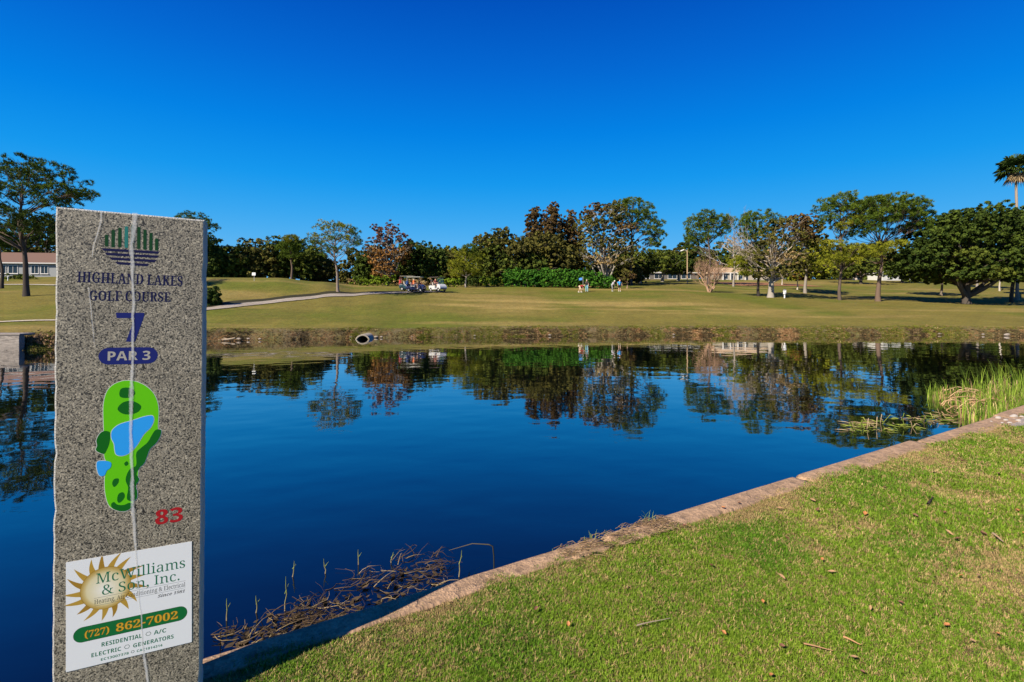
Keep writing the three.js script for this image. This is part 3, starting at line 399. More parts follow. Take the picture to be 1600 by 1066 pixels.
// leaves or needle tufts through an ellipsoid: clumps near its outside, each clump leafy on its outer side, gaps between
function foliage(gb, c, r, n, kind, cols, size, sd, fill = 1) {
  const needle = kind === 'needle', rm = Math.min(r.x, r.y, r.z), cr = needle ? Math.max(0.3, rm * 0.42) : Math.max(0.24, rm * 0.2), per = needle ? 7 : 15, nc = Math.max(4, Math.round(n / per));
  for (let q = 0; q < nc; q++) {
    const d = rdir(), bump = 0.74 + 0.5 * noise(d.x * 2.6 + sd, d.y * 2.6, d.z * 2.6), k = bump * (1 - 0.55 * Math.pow(R(), 1.8)) * fill;
    const m = V(c.x + d.x * r.x * k, c.y + d.y * r.y * k, c.z + d.z * r.z * k), R1 = cr * rr(0.6, 1.25), tone = clamp(noise(m.x * 0.4 + sd, m.y * 0.4, m.z * 0.4 + 9) * 0.9 + rr(-0.35, 0.4), 0, 1), out = d.clone().add(V(0, 0.5, 0)).normalize();
    for (let j = 0; j < per; j++) {
      const e = rdir(); if (e.dot(out) < -0.25) e.negate(); const p = V(m.x + e.x * R1 * rr(0.5, 1.05), m.y + e.y * R1 * 0.7 * rr(0.5, 1.05), m.z + e.z * R1 * rr(0.5, 1.05)), col = mul(mix(cols[0], cols[1], clamp(tone + rr(-0.2, 0.2), 0, 1)), rr(0.75, 1.25));
      if (needle) {
        const ax = e.clone().multiplyScalar(0.6).add(V(0, 0.6, 0));
        for (let z = 0; z < 9; z++) {
          const f = rdir().multiplyScalar(0.9).add(ax).normalize(), len = size * rr(0.7, 1.2), s = f.clone().cross(rdir()).normalize().multiplyScalar(size * 0.085), o = gb.n;
          gb.v(p.x - s.x, p.y - s.y, p.z - s.z, col); gb.v(p.x + s.x, p.y + s.y, p.z + s.z, col); gb.v(p.x + f.x * len, p.y + f.y * len, p.z + f.z * len, col); gb.i.push(o, o + 1, o + 2);
        }
      } else {
        const nn = rdir().multiplyScalar(0.8).add(e).add(V(0, 0.3, 0)).normalize(), t1 = nn.clone().cross(rdir()).normalize(), t2 = nn.clone().cross(t1), s = size * rr(0.6, 1.25); gb.leaf(p, t1, t2, s, s * 0.55, col);
      }
    }
  }
}
function bend(a, b, sag, wob, n = 6) { const pts = []; for (let k = 0; k <= n; k++) { const t = k / n, p = a.clone().lerp(b, t); const w = Math.sin(t * Math.PI); p.y += sag * w; p.x += (noise(t * 3 + a.x * 7, b.x * 5, 1) - 0.5) * wob * w; p.z += (noise(t * 3 + a.z * 7, b.z * 5, 2) - 0.5) * wob * w; pts.push(p); } return pts; }
function twigs(gb, p, d, len, rad, level, col, spread, tips) { // forking bare wood
  const e = p.clone().addScaledVector(d, len), pts = bend(p, e, 0, len * 0.35, 4); gb.tube(pts, [rad, rad * 0.92, rad * 0.84, rad * 0.76, rad * 0.68], level > 2 ? 6 : level > 1 ? 4 : 3, col);
  if (!level) { tips && tips.push(e); return; }
  const k = level > 1 ? 3 : 4; for (let q = 0; q < k; q++) { const from = q ? pts[2 + Math.floor(R() * 3)] : e, nd = d.clone().addScaledVector(rdir(), spread * rr(0.6, 1.2)).add(V(0, 0.12, 0)).normalize(); twigs(gb, from, nd, len * rr(0.6, 0.82), rad * (q ? 0.5 : 0.64), level - 1, col, spread, tips); }
}
/* blobs: [column, row, half width, half height (pixels at distance D), foliage kind?] turned into ellipsoids about the trunk, at the tree's own distance */
function tree(o) {
  seed(o.seed ?? Math.round(o.px * 13 + o.top * 7)); const D = o.D ?? hit(o.px, o.row), base = W3(o.px, D), k = D / FPX;
  const t = thing(o.name, o.label, o.category ?? 'tree', [base.x, base.y - 0.03, base.z], 0, o.group);
  const L = (px, row, dz = 0) => V((px - o.px) * k, rowY(row, D) - base.y, dz);
  const wood = new GB(), bark = o.bark ?? BARK.oak, leaf = new GB(), kind = o.kind ?? 'leaf', Y = o.blobs.map(b => b[1]);
  const topB = o.trunkTop ?? [o.px + (o.lean ?? 0), Math.min(...Y) + 6], tr = o.r ?? 0.22;
  const T = L(topB[0], topB[1]), tp = bend(V(0, -0.1, 0), T, 0, o.wob ?? T.y * 0.06, 10);
  wood.tube(tp, tp.map((_, i) => i === 0 ? tr * 1.22 : tr * (1 - i / 10 * 0.8)), 8, bark, o.bark2 ?? bark);
  const n = o.n ?? 260, area = o.blobs.map(b => b[2] * b[3]), sum75 = area.reduce((a, b) => a + b ** 0.75, 0);
  o.blobs.forEach((b, i) => {
    const wide = o.depth ?? 0.75, span = Math.max(...o.blobs.map(q => Math.abs(q[0] - o.px) + q[2])) * k, dx = Math.abs(b[0] - o.px) * k;
    const zr = Math.sqrt(Math.max(0, span * span - dx * dx)) * wide, copies = o.blobs.length === 1 ? [0] : o.copies ?? [rr(-0.15, 0.15), 0.62, -0.62];
    copies.forEach((q, m) => {
      const cz = q * zr, c = L(b[0] + (m ? rr(-0.3, 0.3) * b[2] : 0), b[1] + (m ? rr(0, 0.3) * b[3] : 0), cz), sc = m ? rr(0.75, 0.95) : 1, r = V(b[2] * k * sc, b[3] * k * sc, b[2] * k * sc * (o.blobs.length === 1 ? wide / 0.75 : 0.95));
      const cols = C[b[4] ?? o.col ?? 'oak'], cnt = Math.round(n * Math.pow(area[i], 0.75) / sum75 * (m ? 0.7 : 1));
      foliage(leaf, c, r, cnt, b[5] ?? kind, cols, o.size ?? 0.3, i * 7.7 + m * 3.1 + o.px, o.dense);
      const f = clamp((c.y - r.y * 0.6) / T.y - rr(0.08, 0.22), o.limbs ?? 0.25, 0.92), at = tp[Math.round(f * 10)], br = tr * (1 - f * 0.75) * 0.45, pts = bend(at, V(c.x, c.y - r.y * 0.25, c.z), (o.sag ?? 0.05) * c.distanceTo(at), 0.3 * c.distanceTo(at) * 0.6, 6);
      wood.tube(pts, pts.map((_, j) => br * (1 - j / 6 * 0.75)), 5, bark, o.bark2 ?? bark);
      for (let j = 0; j < (o.sub ?? 4); j++) { const e = V(c.x + rr(-0.8, 0.8) * r.x, c.y + rr(-0.3, 0.7) * r.y, c.z + rr(-0.8, 0.8) * r.z), q2 = bend(pts[4], e, 0.1, 0.3, 3); wood.tube(q2, [br * 0.4, br * 0.3, br * 0.22, br * 0.12], 4, o.bark2 ?? bark); }
    });
  });
  if (o.extra) o.extra(wood, L, leaf, tp);
  part('trunk', wood.geo(), barkMat, t); part('crown', leaf.geo(), leafMat, t); return t;
}
const pine = o => tree({ name: 'pine_tree', kind: 'needle', bark: BARK.pine, bark2: [0.16, 0.115, 0.085], col: 'pine', size: 0.34, ...o, n: (o.n ?? 300) * 4.6, dense: 1, copies: o.copies ?? [rr(-0.2, 0.2), rr(0.45, 0.75) * (R() < 0.5 ? 1 : -1)] });
const oak = o => tree({ name: 'oak_tree', col: 'oak', size: 0.27, r: 0.4, ...o, n: (o.n ?? 2400) * 2.2, dense: 1 });

// left of the sign
pine({ label: 'tall spreading pine with a forked crown beside the brown roofed house', px: 41, row: 463, top: 250, r: 0.27, n: 520, bark: [0.05, 0.042, 0.038], bark2: [0.14, 0.1, 0.075], trunkTop: [34, 285], size: 0.28, depth: 0.6, copies: [0, 0.6, -0.6],
  blobs: [[30, 262, 26, 8], [62, 256, 22, 7], [8, 270, 26, 9], [88, 272, 20, 7], [50, 278, 24, 7], [112, 298, 26, 10], [132, 303, 10, 6], [-20, 285, 28, 10], [8, 300, 22, 9], [70, 300, 22, 9], [92, 318, 20, 9], [-15, 322, 26, 9], [12, 352, 20, 8], [58, 342, 20, 12, 'deep'], [75, 352, 18, 14, 'deep'], [-30, 350, 22, 9]] });
oak({ label: 'dark oak standing behind the house roof at the lawn edge', px: 74, D: 92, top: 335, n: 1800, col: 'deep', blobs: [[72, 360, 28, 22], [100, 362, 30, 25], [50, 378, 20, 14], [128, 375, 30, 20]] });
pine({ label: 'slim dark trunked pine at the corner of the brown roofed house', px: 2, row: 451, top: 370, r: 0.2, bark: [0.05, 0.04, 0.035], n: 160, blobs: [[8, 380, 16, 6], [-14, 372, 18, 8], [2, 366, 14, 6]] });
oak({ label: 'dark leafy oak rising behind the grassy mound beside a clipped round bush', px: 334, D: 92, top: 360, n: 2200, col: 'deep', blobs: [[318, 392, 30, 30], [340, 402, 24, 28], [300, 375, 30, 25], [330, 425, 34, 18]] });
pine({ label: 'pine whose branch tips show above the round bush on the mound', px: 300, D: 86, top: 330, n: 260, blobs: [[300, 340, 22, 9], [318, 352, 14, 7], [282, 356, 22, 9], [305, 372, 20, 9]] });
const mound = 'oaks standing behind the grassy mound';
[[372, 402, 30, 30, 'oak'], [405, 396, 34, 34, 'olive'], [432, 392, 30, 30, 'oak'], [474, 396, 28, 30, 'oak'], [505, 416, 20, 18, 'olive']].forEach(([px, row, rx, ry, col], i) => oak({ label: ['rounded green oak behind the mound, next to the dark leafy oak', 'wide olive green oak in the middle of the grove behind the mound', 'green oak behind the mound, close beside the umbrella topped pine', 'green oak behind the mound, on the sparse pine side of the grove', 'low olive oak at the sparse pine end of the grove behind the mound'][i], group: mound, px, D: 94 + i * 1.5, top: row - ry, n: 1700, col, blobs: [[px, row, rx, ry * 0.75], [px - rx * 0.5, row + 12, rx * 0.7, ry * 0.6], [px + rx * 0.5, row + 10, rx * 0.7, ry * 0.6], [px, row + 26, rx, ry * 0.5]] }));
pine({ label: 'umbrella topped pine rising out of the oaks behind the mound', px: 455, D: 90, top: 367, n: 260, blobs: [[455, 375, 15, 7, 'sunny'], [446, 385, 14, 7], [468, 384, 13, 7], [456, 396, 16, 8]] });
// the sparse pine by the path
pine({ label: 'slender sparse pine standing alone beside the pale cart path', px: 528, row: 457, top: 345, r: 0.17, n: 175, size: 0.22, dense: 1, bark: [0.2, 0.155, 0.125], bark2: [0.24, 0.19, 0.15], trunkTop: [523, 366], col: 'pine', sub: 5, depth: 0.8, copies: [0, 0.65, -0.6],
  blobs: [[524, 353, 15, 6, 'sunny'], [508, 358, 9, 5, 'sunny'], [540, 357, 9, 5, 'sunny'], [492, 369, 9, 4, 'sunny'], [555, 360, 7, 6], [552, 372, 8, 5, 'sunny'], [558, 379, 7, 5], [514, 374, 11, 5, 'sunny'], [534, 372, 9, 5], [500, 383, 10, 4], [522, 389, 10, 4], [545, 389, 8, 4], [508, 396, 7, 3], [488, 376, 7, 3]] });
[[537, 432, 12, 16], [548, 438, 10, 8]].forEach(([px, row, rx, ry], i) => oak({ label: ['small distant tree seen past the sparse pine trunk', 'low far bush beyond the sparse pine, nearly on the ground'][i], px, D: 150, top: row - ry, n: 500, r: 0.15, col: i ? 'olive' : 'oak', blobs: [[px, row, rx, ry * 0.6], [px + 4, row + 6, rx, ry * 0.5]] }));
// rust coloured tree and its neighbours
tree({ name: 'deciduous_tree', label: 'half bare tree with orange brown leaves and pale upright branches', px: 605, D: 86, top: 345, r: 0.24, bark: BARK.grey, bark2: BARK.pale, n: 3600, size: 0.2, dense: 1, depth: 0.6, sub: 7, limbs: 0.12, trunkTop: [605, 360], col: 'orange',
  blobs: [[590, 400, 16, 18], [608, 405, 18, 20], [580, 385, 12, 14, 'rust'], [625, 396, 14, 16], [600, 375, 14, 12, 'mauve'], [612, 358, 10, 12, 'mauve'], [588, 358, 7, 8, 'mauve'], [630, 372, 10, 9, 'mauve'], [640, 388, 8, 8, 'rust'], [600, 425, 22, 12]],
  extra: (wood, L) => { for (let j = 0; j < 11; j++) { const e = L(575 + j * 6.5, 352 + Math.abs(j - 5) * 5 + rr(-6, 6), rr(-2.5, 2.5)), p = bend(L(602 + j, 432, 0), e, -0.4, 0.9, 6); wood.tube(p, [0.11, 0.09, 0.075, 0.06, 0.045, 0.03, 0.012], 5, BARK.grey, [0.36, 0.27, 0.22]); } } });
oak({ label: 'dark green tree squeezed behind the orange brown tree, on the mound side', px: 572, D: 92, top: 393, n: 1500, col: 'deep', blobs: [[572, 412, 16, 20], [565, 428, 14, 14], [582, 402, 12, 14]] });
oak({ label: 'dense dark green tree right behind the golf carts', px: 655, D: 92, top: 374, n: 2300, col: 'deep', blobs: [[650, 392, 20, 17], [640, 410, 20, 18], [672, 397, 18, 18], [688, 406, 15, 22], [660, 425, 28, 15], [665, 410, 16, 14, 'oak']] });
oak({ label: 'medium olive tree between the dark tree and the young pine', px: 706, D: 104, top: 388, n: 1300, col: 'olive', blobs: [[706, 405, 20, 16], [698, 420, 16, 14], [718, 418, 18, 16]] });
pine({ name: 'pine_tree', label: 'young pine with a pale bare lower trunk near the golf carts', px: 727, D: 80, top: 378, r: 0.13, bark: [0.4, 0.34, 0.28], bark2: [0.2, 0.16, 0.13], n: 230, size: 0.34, blobs: [[732, 388, 14, 8], [722, 398, 16, 8, 'sunny'], [738, 402, 16, 8, 'sunny'], [714, 412, 15, 7, 'sunny'], [730, 416, 18, 8, 'sunny'], [742, 424, 12, 6, 'sunny'], [716, 426, 12, 6, 'sunny']] });
oak({ label: 'broad olive oak where the tall grove starts, beside the young pine', px: 768, D: 94, top: 354, n: 3000, col: 'olive', r: 0.45, blobs: [[760, 380, 22, 17], [782, 372, 20, 18], [775, 395, 28, 20, 'oak'], [752, 402, 18, 18, 'oak'], [800, 400, 26, 22], [780, 420, 34, 18, 'oak']] });
const cyp = (label, px, top, w, D) => tree({ name: 'cypress_tree', label, group: 'rust tipped cypresses in the tall grove', px, D, top, r: 0.3, bark: BARK.red, n: 4200, size: 0.24, col: 'rust', copies: [0, 0.6, -0.6], blobs: [[px, top + 9, w * 0.35, 10], [px - 2, top + 24, w * 0.6, 14], [px + 3, top + 42, w * 0.85, 18], [px, top + 64, w, 20, 'olive'], [px, top + 88, w, 20, 'olive']] });
cyp('rust tipped cypress at the olive oak end of the tall grove', 836, 322, 24, 98); cyp('tallest pointed rust brown cypress in the middle of the grove', 863, 315, 24, 97); cyp('rust tipped cypress next to the multi trunked tree in the grove', 891, 328, 22, 99);
oak({ label: 'wide olive brown oak in front of the pointed cypresses', px: 838, D: 91, top: 362, n: 3600, col: 'olive', r: 0.5, blobs: [[815, 388, 24, 18], [840, 380, 26, 17], [866, 392, 24, 18, 'olive'], [828, 412, 30, 16, 'oak'], [862, 415, 30, 16], [886, 402, 20, 16, 'olive'], [800, 414, 20, 16, 'oak']] });
tree({ name: 'sycamore_tree', label: 'big multi trunked tree with thin brown foliage and pale branches behind the hedge', px: 946, D: 92, top: 316, r: 0.36, bark: BARK.grey, bark2: BARK.pale, n: 6500, size: 0.22, dense: 1, col: 'olive', sub: 7, limbs: 0.15, trunkTop: [944, 350],
  blobs: [[925, 330, 18, 13, 'rust'], [948, 326, 18, 11], [968, 332, 16, 12, 'olive'], [915, 350, 20, 14], [942, 350, 22, 14], [972, 356, 18, 14, 'rust'], [925, 375, 22, 14], [955, 378, 24, 14], [982, 385, 16, 14], [908, 398, 20, 12], [935, 402, 22, 12, 'dry'], [968, 408, 24, 13]],
  extra: (wood, L) => { for (let j = 0; j < 9; j++) { const p = bend(L(946, 442, 0), L(915 + j * 8, 385 - (j % 3) * 14, rr(-2.5, 2.5)), -0.6, 1.6, 6); wood.tube(p, [0.24, 0.2, 0.17, 0.14, 0.11, 0.08, 0.04], 6, BARK.grey, BARK.pale); } } });
pine({ label: 'tall open pine leaning out over the end of the hedge', px: 986, D: 96, top: 309, r: 0.3, n: 420, size: 0.4, trunkTop: [988, 322], bark: [0.08, 0.065, 0.055],
  blobs: [[990, 316, 18, 7], [972, 322, 14, 8], [1008, 326, 14, 8], [982, 336, 18, 8], [1010, 342, 15, 8], [1024, 350, 10, 7], [965, 345, 12, 8], [1028, 366, 11, 8], [1012, 360, 14, 6], [1020, 378, 11, 6], [990, 352, 12, 6]] });
const low = 'low oaks beyond the green';
[[1000, 408, 24, 20, 'oak', 108], [1035, 408, 26, 20, 'oak', 118], [1060, 412, 22, 20, 'deep', 126], [985, 425, 18, 14, 'olive', 100]].forEach(([px, row, rx, ry, col, D], i) => oak({ label: ['low green oak under the tall leaning pine', 'low broad oak between the leaning pine and the light pole', 'dark low oak right behind the light pole', 'small brownish oak at the end of the hedge'][i], group: low, px, D, top: row - ry, n: 1500, col, bark: BARK.grey, blobs: [[px, row - 4, rx, ry * 0.7], [px - rx * 0.5, row + 6, rx * 0.7, ry * 0.6], [px + rx * 0.5, row + 6, rx * 0.7, ry * 0.6]] }));
tree({ name: 'small_tree', label: 'small thin tree at the edge of the green behind the golfer in blue', px: 980, D: 84, top: 418, r: 0.11, bark: [0.3, 0.2, 0.14], n: 380, size: 0.18, col: 'olive', blobs: [[978, 426, 10, 6], [986, 430, 9, 6, 'rust'], [974, 434, 8, 5]] });
pine({ label: 'round headed pine standing behind the light pole', px: 1107, D: 104, top: 329, r: 0.28, n: 420, bark: [0.07, 0.055, 0.05], size: 0.42, depth: 0.7,
  blobs: [[1105, 336, 18, 7], [1088, 345, 14, 8], [1124, 343, 14, 8], [1106, 352, 18, 8], [1082, 362, 11, 10], [1132, 358, 9, 9], [1078, 378, 8, 7], [1110, 368, 14, 7], [1094, 372, 12, 6], [1138, 345, 8, 9]] });
tree({ name: 'bare_tree', label: 'grey leafless tree behind the pinkish crape myrtle', px: 1146, D: 100, top: 350, r: 0.2, bark: BARK.grey, bark2: BARK.pale, n: 60, size: 0.16, col: 'dry', sub: 8, blobs: [[1150, 370, 12, 14], [1135, 380, 14, 12], [1162, 385, 12, 12]],
  extra: (wood, L, leaf, tp) => { for (let j = 0; j < 7; j++) twigs(wood, tp[4 + (j % 5)], V(rr(-1, 1), rr(0.3, 1), rr(-0.8, 0.8)).normalize(), 3.4, 0.09, 3, [0.34, 0.29, 0.24], 0.55); } });
// crape myrtle
{ seed(66); const D = hit(1109, 457), b = W3(1109, D), t = thing('crape_myrtle', 'small pinkish brown leafless crape myrtle with several trunks on the lawn', 'tree', [b.x, b.y, b.z]), gb = new GB(), k = D / FPX;
  for (let j = 0; j < 7; j++) { const a = j / 7 * 6.28, d = V(Math.cos(a) * 0.42, 1, Math.sin(a) * 0.42).normalize(); twigs(gb, V(Math.cos(a) * 0.12, -0.05, Math.sin(a) * 0.12), d, 1.35, 0.085, 5, [0.38, 0.24, 0.16], 0.55); }
  const bb = new THREE.Box3().setFromBufferAttribute(new THREE.Float32BufferAttribute(gb.p, 3)), sx = 64 * k / (bb.max.x - bb.min.x), sy = 58 * k / bb.max.y; const g = gb.geo(); g.scale(sx, sy, sx); part('branches', g, barkMat, t); }
// right hand group
pine({ label: 'dark trunked pine right beside the thick pale trunked tree', px: 1185, row: 463, top: 330, r: 0.2, n: 360, bark: [0.035, 0.03, 0.028], bark2: [0.1, 0.075, 0.06], trunkTop: [1182, 345],
  blobs: [[1178, 337, 18, 7], [1160, 345, 12, 7], [1198, 344, 16, 8], [1172, 354, 16, 7], [1190, 364, 14, 7], [1165, 368, 10, 6], [1180, 384, 12, 6], [1170, 398, 14, 7, 'sunny'], [1155, 410, 18, 8, 'sunny'], [1180, 414, 16, 7, 'sunny'], [1163, 424, 14, 6, 'sunny']] });
tree({ name: 'sycamore_tree', label: 'half bare spreading tree with a thick pale grey trunk on the lawn', px: 1204, row: 465, top: 335, r: 0.44, bark: [0.3, 0.265, 0.225], bark2: [0.27, 0.22, 0.17], n: 4200, size: 0.19, dense: 1, col: 'olive', sub: 6, limbs: 0.18, trunkTop: [1210, 390], 
  blobs: [[1215, 350, 20, 10, 'olive'], [1240, 345, 18, 10, 'rust'], [1195, 372, 18, 11], [1225, 372, 22, 12], [1252, 366, 14, 12, 'rust'], [1180, 398, 18, 10], [1212, 402, 22, 12, 'dry'], [1238, 396, 18, 12], [1200, 425, 22, 9], [1225, 425, 16, 9]],
  extra: (wood, L, leaf, tp) => { for (let j = 0; j < 13; j++) twigs(wood, tp[3 + (j % 6)], V(rr(-1, 0.9), rr(0.25, 0.9), rr(-0.9, 0.9)).normalize(), 2.7, 0.1, 3, [0.36, 0.3, 0.24], 0.55); } });
tree({ name: 'cypress_tree', label: 'brownish cypress behind the thick pale trunked tree', px: 1258, D: 86, top: 335, r: 0.26, bark: BARK.grey, n: 5500, size: 0.22, col: 'rust', dense: 1, blobs: [[1255, 346, 16, 11, 'rust'], [1268, 356, 14, 14, 'olive'], [1250, 372, 20, 14, 'olive'], [1276, 378, 18, 14, 'olive'], [1262, 396, 24, 14, 'sunny'], [1280, 405, 18, 12, 'olive'], [1252, 412, 18, 12, 'olive'], [1270, 422, 22, 12, 'sunny']] });
tree({ name: 'small_tree', label: 'small orange leaved tree standing on the reddish mulch', px: 1246, D: 96, top: 424, r: 0.16, bark: BARK.pale, n: 1100, size: 0.18, col: 'orange', blobs: [[1246, 430, 13, 6], [1238, 433, 9, 5, 'sunny'], [1256, 433, 9, 5]] });
tree({ name: 'small_tree', label: 'small leafy tree with a short pale trunk on the reddish mulch', px: 1222, D: 112, top: 415, r: 0.16, bark: BARK.pale, n: 650, size: 0.2, col: 'oak', blobs: [[1222, 424, 14, 8], [1231, 428, 12, 7]] });
pine({ label: 'tall straight pine with drooping yellowish lower boughs', px: 1312, row: 469, top: 303, r: 0.22, n: 440, bark: [0.1, 0.075, 0.06], bark2: [0.17, 0.12, 0.09], trunkTop: [1313, 316], 
  blobs: [[1314, 309, 18, 6], [1296, 316, 16, 7], [1334, 318, 14, 7], [1282, 326, 12, 7], [1310, 328, 18, 7], [1340, 333, 13, 7], [1290, 342, 13, 7], [1326, 347, 14, 6, 'sunny'], [1308, 356, 12, 6, 'sunny'], [1290, 384, 16, 8, 'sunny'], [1330, 388, 14, 7, 'sunny'], [1298, 402, 18, 8, 'sunny'], [1278, 412, 14, 8, 'sunny'], [1320, 410, 13, 7, 'sunny']] });
pine({ label: 'wide flat topped pine with a thick forked reddish trunk', px: 1372, row: 471, top: 309, r: 0.34, n: 760, bark: [0.14, 0.095, 0.07], bark2: [0.14, 0.1, 0.08], trunkTop: [1376, 372], limbs: 0.5, sag: -0.05, sub: 5, copies: [0, 0.65, -0.65],
  blobs: [[1372, 316, 22, 7], [1400, 318, 20, 7], [1345, 320, 18, 7], [1425, 324, 15, 8], [1385, 330, 22, 7], [1412, 338, 20, 7], [1438, 334, 8, 7], [1356, 334, 18, 7], [1336, 346, 15, 7], [1370, 347, 18, 6], [1432, 350, 10, 5], [1345, 362, 14, 7], [1418, 356, 14, 5], [1382, 384, 13, 6, 'sunny'], [1360, 388, 16, 7, 'sunny'], [1342, 396, 14, 6, 'sunny']] });
oak({ label: 'huge dark round live oak with a stout forked trunk', px: 1510, row: 475, top: 322, n: 11000, size: 0.2, dense: 1, col: 'deep', r: 0.55, limbs: 0.12, trunkTop: [1508, 400], depth: 0.8, sub: 3,
  blobs: [[1510, 340, 28, 17], [1480, 350, 26, 17], [1540, 347, 24, 17], [1455, 372, 26, 18], [1500, 368, 30, 18], [1545, 375, 26, 18], [1432, 395, 24, 15], [1475, 400, 28, 17, 'oak'], [1518, 402, 28, 16], [1556, 405, 22, 16], [1425, 412, 20, 11], [1462, 425, 28, 13], [1500, 428, 30, 13, 'oak'], [1540, 428, 26, 12]],
  extra: (wood, L) => { for (const [px, row, z] of [[1478, 415, 1.5], [1545, 425, 0.5], [1530, 405, -2], [1490, 400, -2], [1560, 418, 2]]) { const p = bend(L(1510, 464, 0), L(px, row, z), -0.3, 0.8, 6); wood.tube(p, [0.36, 0.32, 0.28, 0.24, 0.2, 0.15, 0.1], 7, BARK.oak, [0.1, 0.085, 0.07]); } } });
oak({ label: 'smaller oak whose slim trunk stands beside the huge live oak', px: 1471, D: 88, top: 392, n: 1500, r: 0.22, col: 'oak', bark: [0.16, 0.13, 0.1], blobs: [[1468, 412, 26, 16], [1440, 418, 20, 14], [1485, 425, 24, 12], [1450, 432, 20, 9]] });
oak({ label: 'oak with a bare trunk seen past the huge live oak stem', px: 1527, D: 108, top: 380, n: 1300, r: 0.25, bark: BARK.grey, blobs: [[1527, 395, 26, 18], [1545, 410, 24, 16]] });
oak({ label: 'leafy oak crowding in front of the palm trunk', px: 1581, row: 473, top: 325, n: 3400, col: 'deep', r: 0.26, blobs: [[1578, 345, 18, 15], [1598, 340, 20, 16], [1565, 368, 20, 16], [1592, 372, 24, 18], [1575, 398, 24, 16], [1608, 400, 24, 18], [1585, 424, 26, 14]] });
pine({ label: 'pine behind the palm and above the leafy oak at its foot', px: 1603, D: 92, top: 328, n: 300, blobs: [[1600, 335, 18, 7], [1580, 342, 14, 7], [1620, 342, 18, 8], [1605, 352, 18, 8]] });
tree({ name: 'bare_tree', label: 'whitish dead branches poking out between live oak and palm', px: 1562, D: 100, top: 350, r: 0.14, bark: BARK.pale, n: 80, size: 0.18, col: 'dry', blobs: [[1560, 365, 8, 10, 'dry'], [1566, 372, 8, 8, 'dry']] });
oak({ label: 'far tree filling the gap between the two flat topped pines', px: 1345, D: 124, top: 395, n: 1400, col: 'oak', blobs: [[1335, 412, 24, 16], [1352, 420, 22, 13], [1318, 418, 20, 14]] });
oak({ label: 'far dark tree behind the forked pine on the live oak side', px: 1410, D: 130, top: 402, n: 1300, col: 'deep', blobs: [[1412, 415, 18, 14], [1430, 420, 18, 12], [1396, 424, 16, 10]] });
// palm
{ seed(8); const D = 78, b = W3(1590, D), k = D / FPX, t = thing('palm_tree', 'tall fan palm with a slim bare trunk above the oaks', 'palm', [b.x, b.y, b.z]), hh = rowY(264, D) - b.y, tg = new GB();
  const tp = bend(V(0, -0.1, 0), V(-0.15, hh, 0), 0, 0.5, 14); tg.tube(tp, tp.map((_, i) => i ? 0.21 - 0.004 * i + 0.012 * (i % 2) : 0.32), 9, [0.25, 0.2, 0.16], [0.3, 0.24, 0.18]); part('trunk', tg.geo(), barkMat, t);
  const frond = (droop, az, len, col, nm) => { const gb = new GB(), d = V(Math.cos(az) * Math.cos(droop), Math.sin(droop), Math.sin(az) * Math.cos(droop)), c = V(-0.15, hh, 0), e = c.clone().addScaledVector(d, len * 0.55); gb.tube([c, c.clone().lerp(e, 0.5), e], [0.03, 0.025, 0.02], 4, col);
    const side = d.clone().cross(V(0, 1, 0)).normalize(), upv = side.clone().cross(d);
    for (let j = -9; j <= 9; j++) { const a = j / 9 * 1.9, q = d.clone().multiplyScalar(Math.cos(a)).addScaledVector(side, Math.sin(a)).addScaledVector(upv, 0.12 * (j % 2)), L1 = len * 0.62 * (1 - 0.12 * Math.abs(a)), m = e.clone().addScaledVector(q, L1 * 0.6), z = e.clone().addScaledVector(q, L1).add(V(0, -L1 * 0.3, 0)), w = side.clone().multiplyScalar(Math.cos(a) * 0.06).addScaledVector(d, -Math.sin(a) * 0.06), cc = mul(col, rr(0.8, 1.2)), o = gb.n;
      gb.v(e.x, e.y, e.z, cc); gb.v(m.x + w.x, m.y + w.y, m.z + w.z, cc); gb.v(z.x, z.y, z.z, cc); gb.v(m.x - w.x, m.y - w.y, m.z - w.z, cc); gb.i.push(o, o + 1, o + 2, o, o + 2, o + 3); }
    part(nm, gb.geo(), leafMat, t); };
  for (let j = 0; j < 30; j++) frond(lerp(1.25, -0.5, j / 30), j * 2.4, 2.5 * rr(0.9, 1.1), mix([0.03, 0.06, 0.012], [0.09, 0.13, 0.025], R()), 'frond');
  for (let j = 0; j < 10; j++) frond(rr(-1.4, -0.9), j * 0.63 + 0.2, 2.2 * rr(0.8, 1.1), [0.3, 0.22, 0.12], 'dead_frond'); }
// bushes and hedge
function bush(label, px, D, rx, ry, col, group, n = 1400, size = 0.17, name = 'bush') { seed(px * 31 + 7); const b = W3(px, D), k = D / FPX, t = thing(name, label, 'bush', [b.x, b.y, b.z], 0, group), gb = new GB(); for (let j = 0; j < 5; j++) { const ox = (j - 2) / 2.6 * rx * k, r = V(rx * k * 0.5, ry * k * rr(0.85, 1.1), rx * k * 0.5 + 0.4); foliage(gb, V(ox, ry * k * 0.85, rr(-0.4, 0.4)), r, n / 5, 'leaf', C[col], size, px + j, 1); const st = new GB(); st.tube([V(ox * 0.5, -0.05, 0), V(ox, ry * k * 0.7, 0)], [0.05, 0.02], 5, BARK.oak); part('stem', st.geo(), barkMat, t); } part('foliage', gb.geo(), leafMat, t); }
bush('dark round clipped bush standing by the near end of the pale cart path', 328, 44, 12, 16, 'deep', null, 2600, 0.13);
bush('yellow green bush at the foot of the orange brown tree', 590, 84, 32, 9, 'bush', 'bushes along the grove edge', 1900);
bush('small dry grassy bush just behind the golf carts', 645, 84, 26, 6, 'dry', 'bushes along the grove edge', 1200);
bush('bright yellow green bush between carts and young pine', 700, 82, 16, 9, 'bush', 'bushes along the grove edge');
bush('dark green bush beside the pale trunk of the young pine', 738, 86, 18, 9, 'deep', 'bushes along the grove edge');
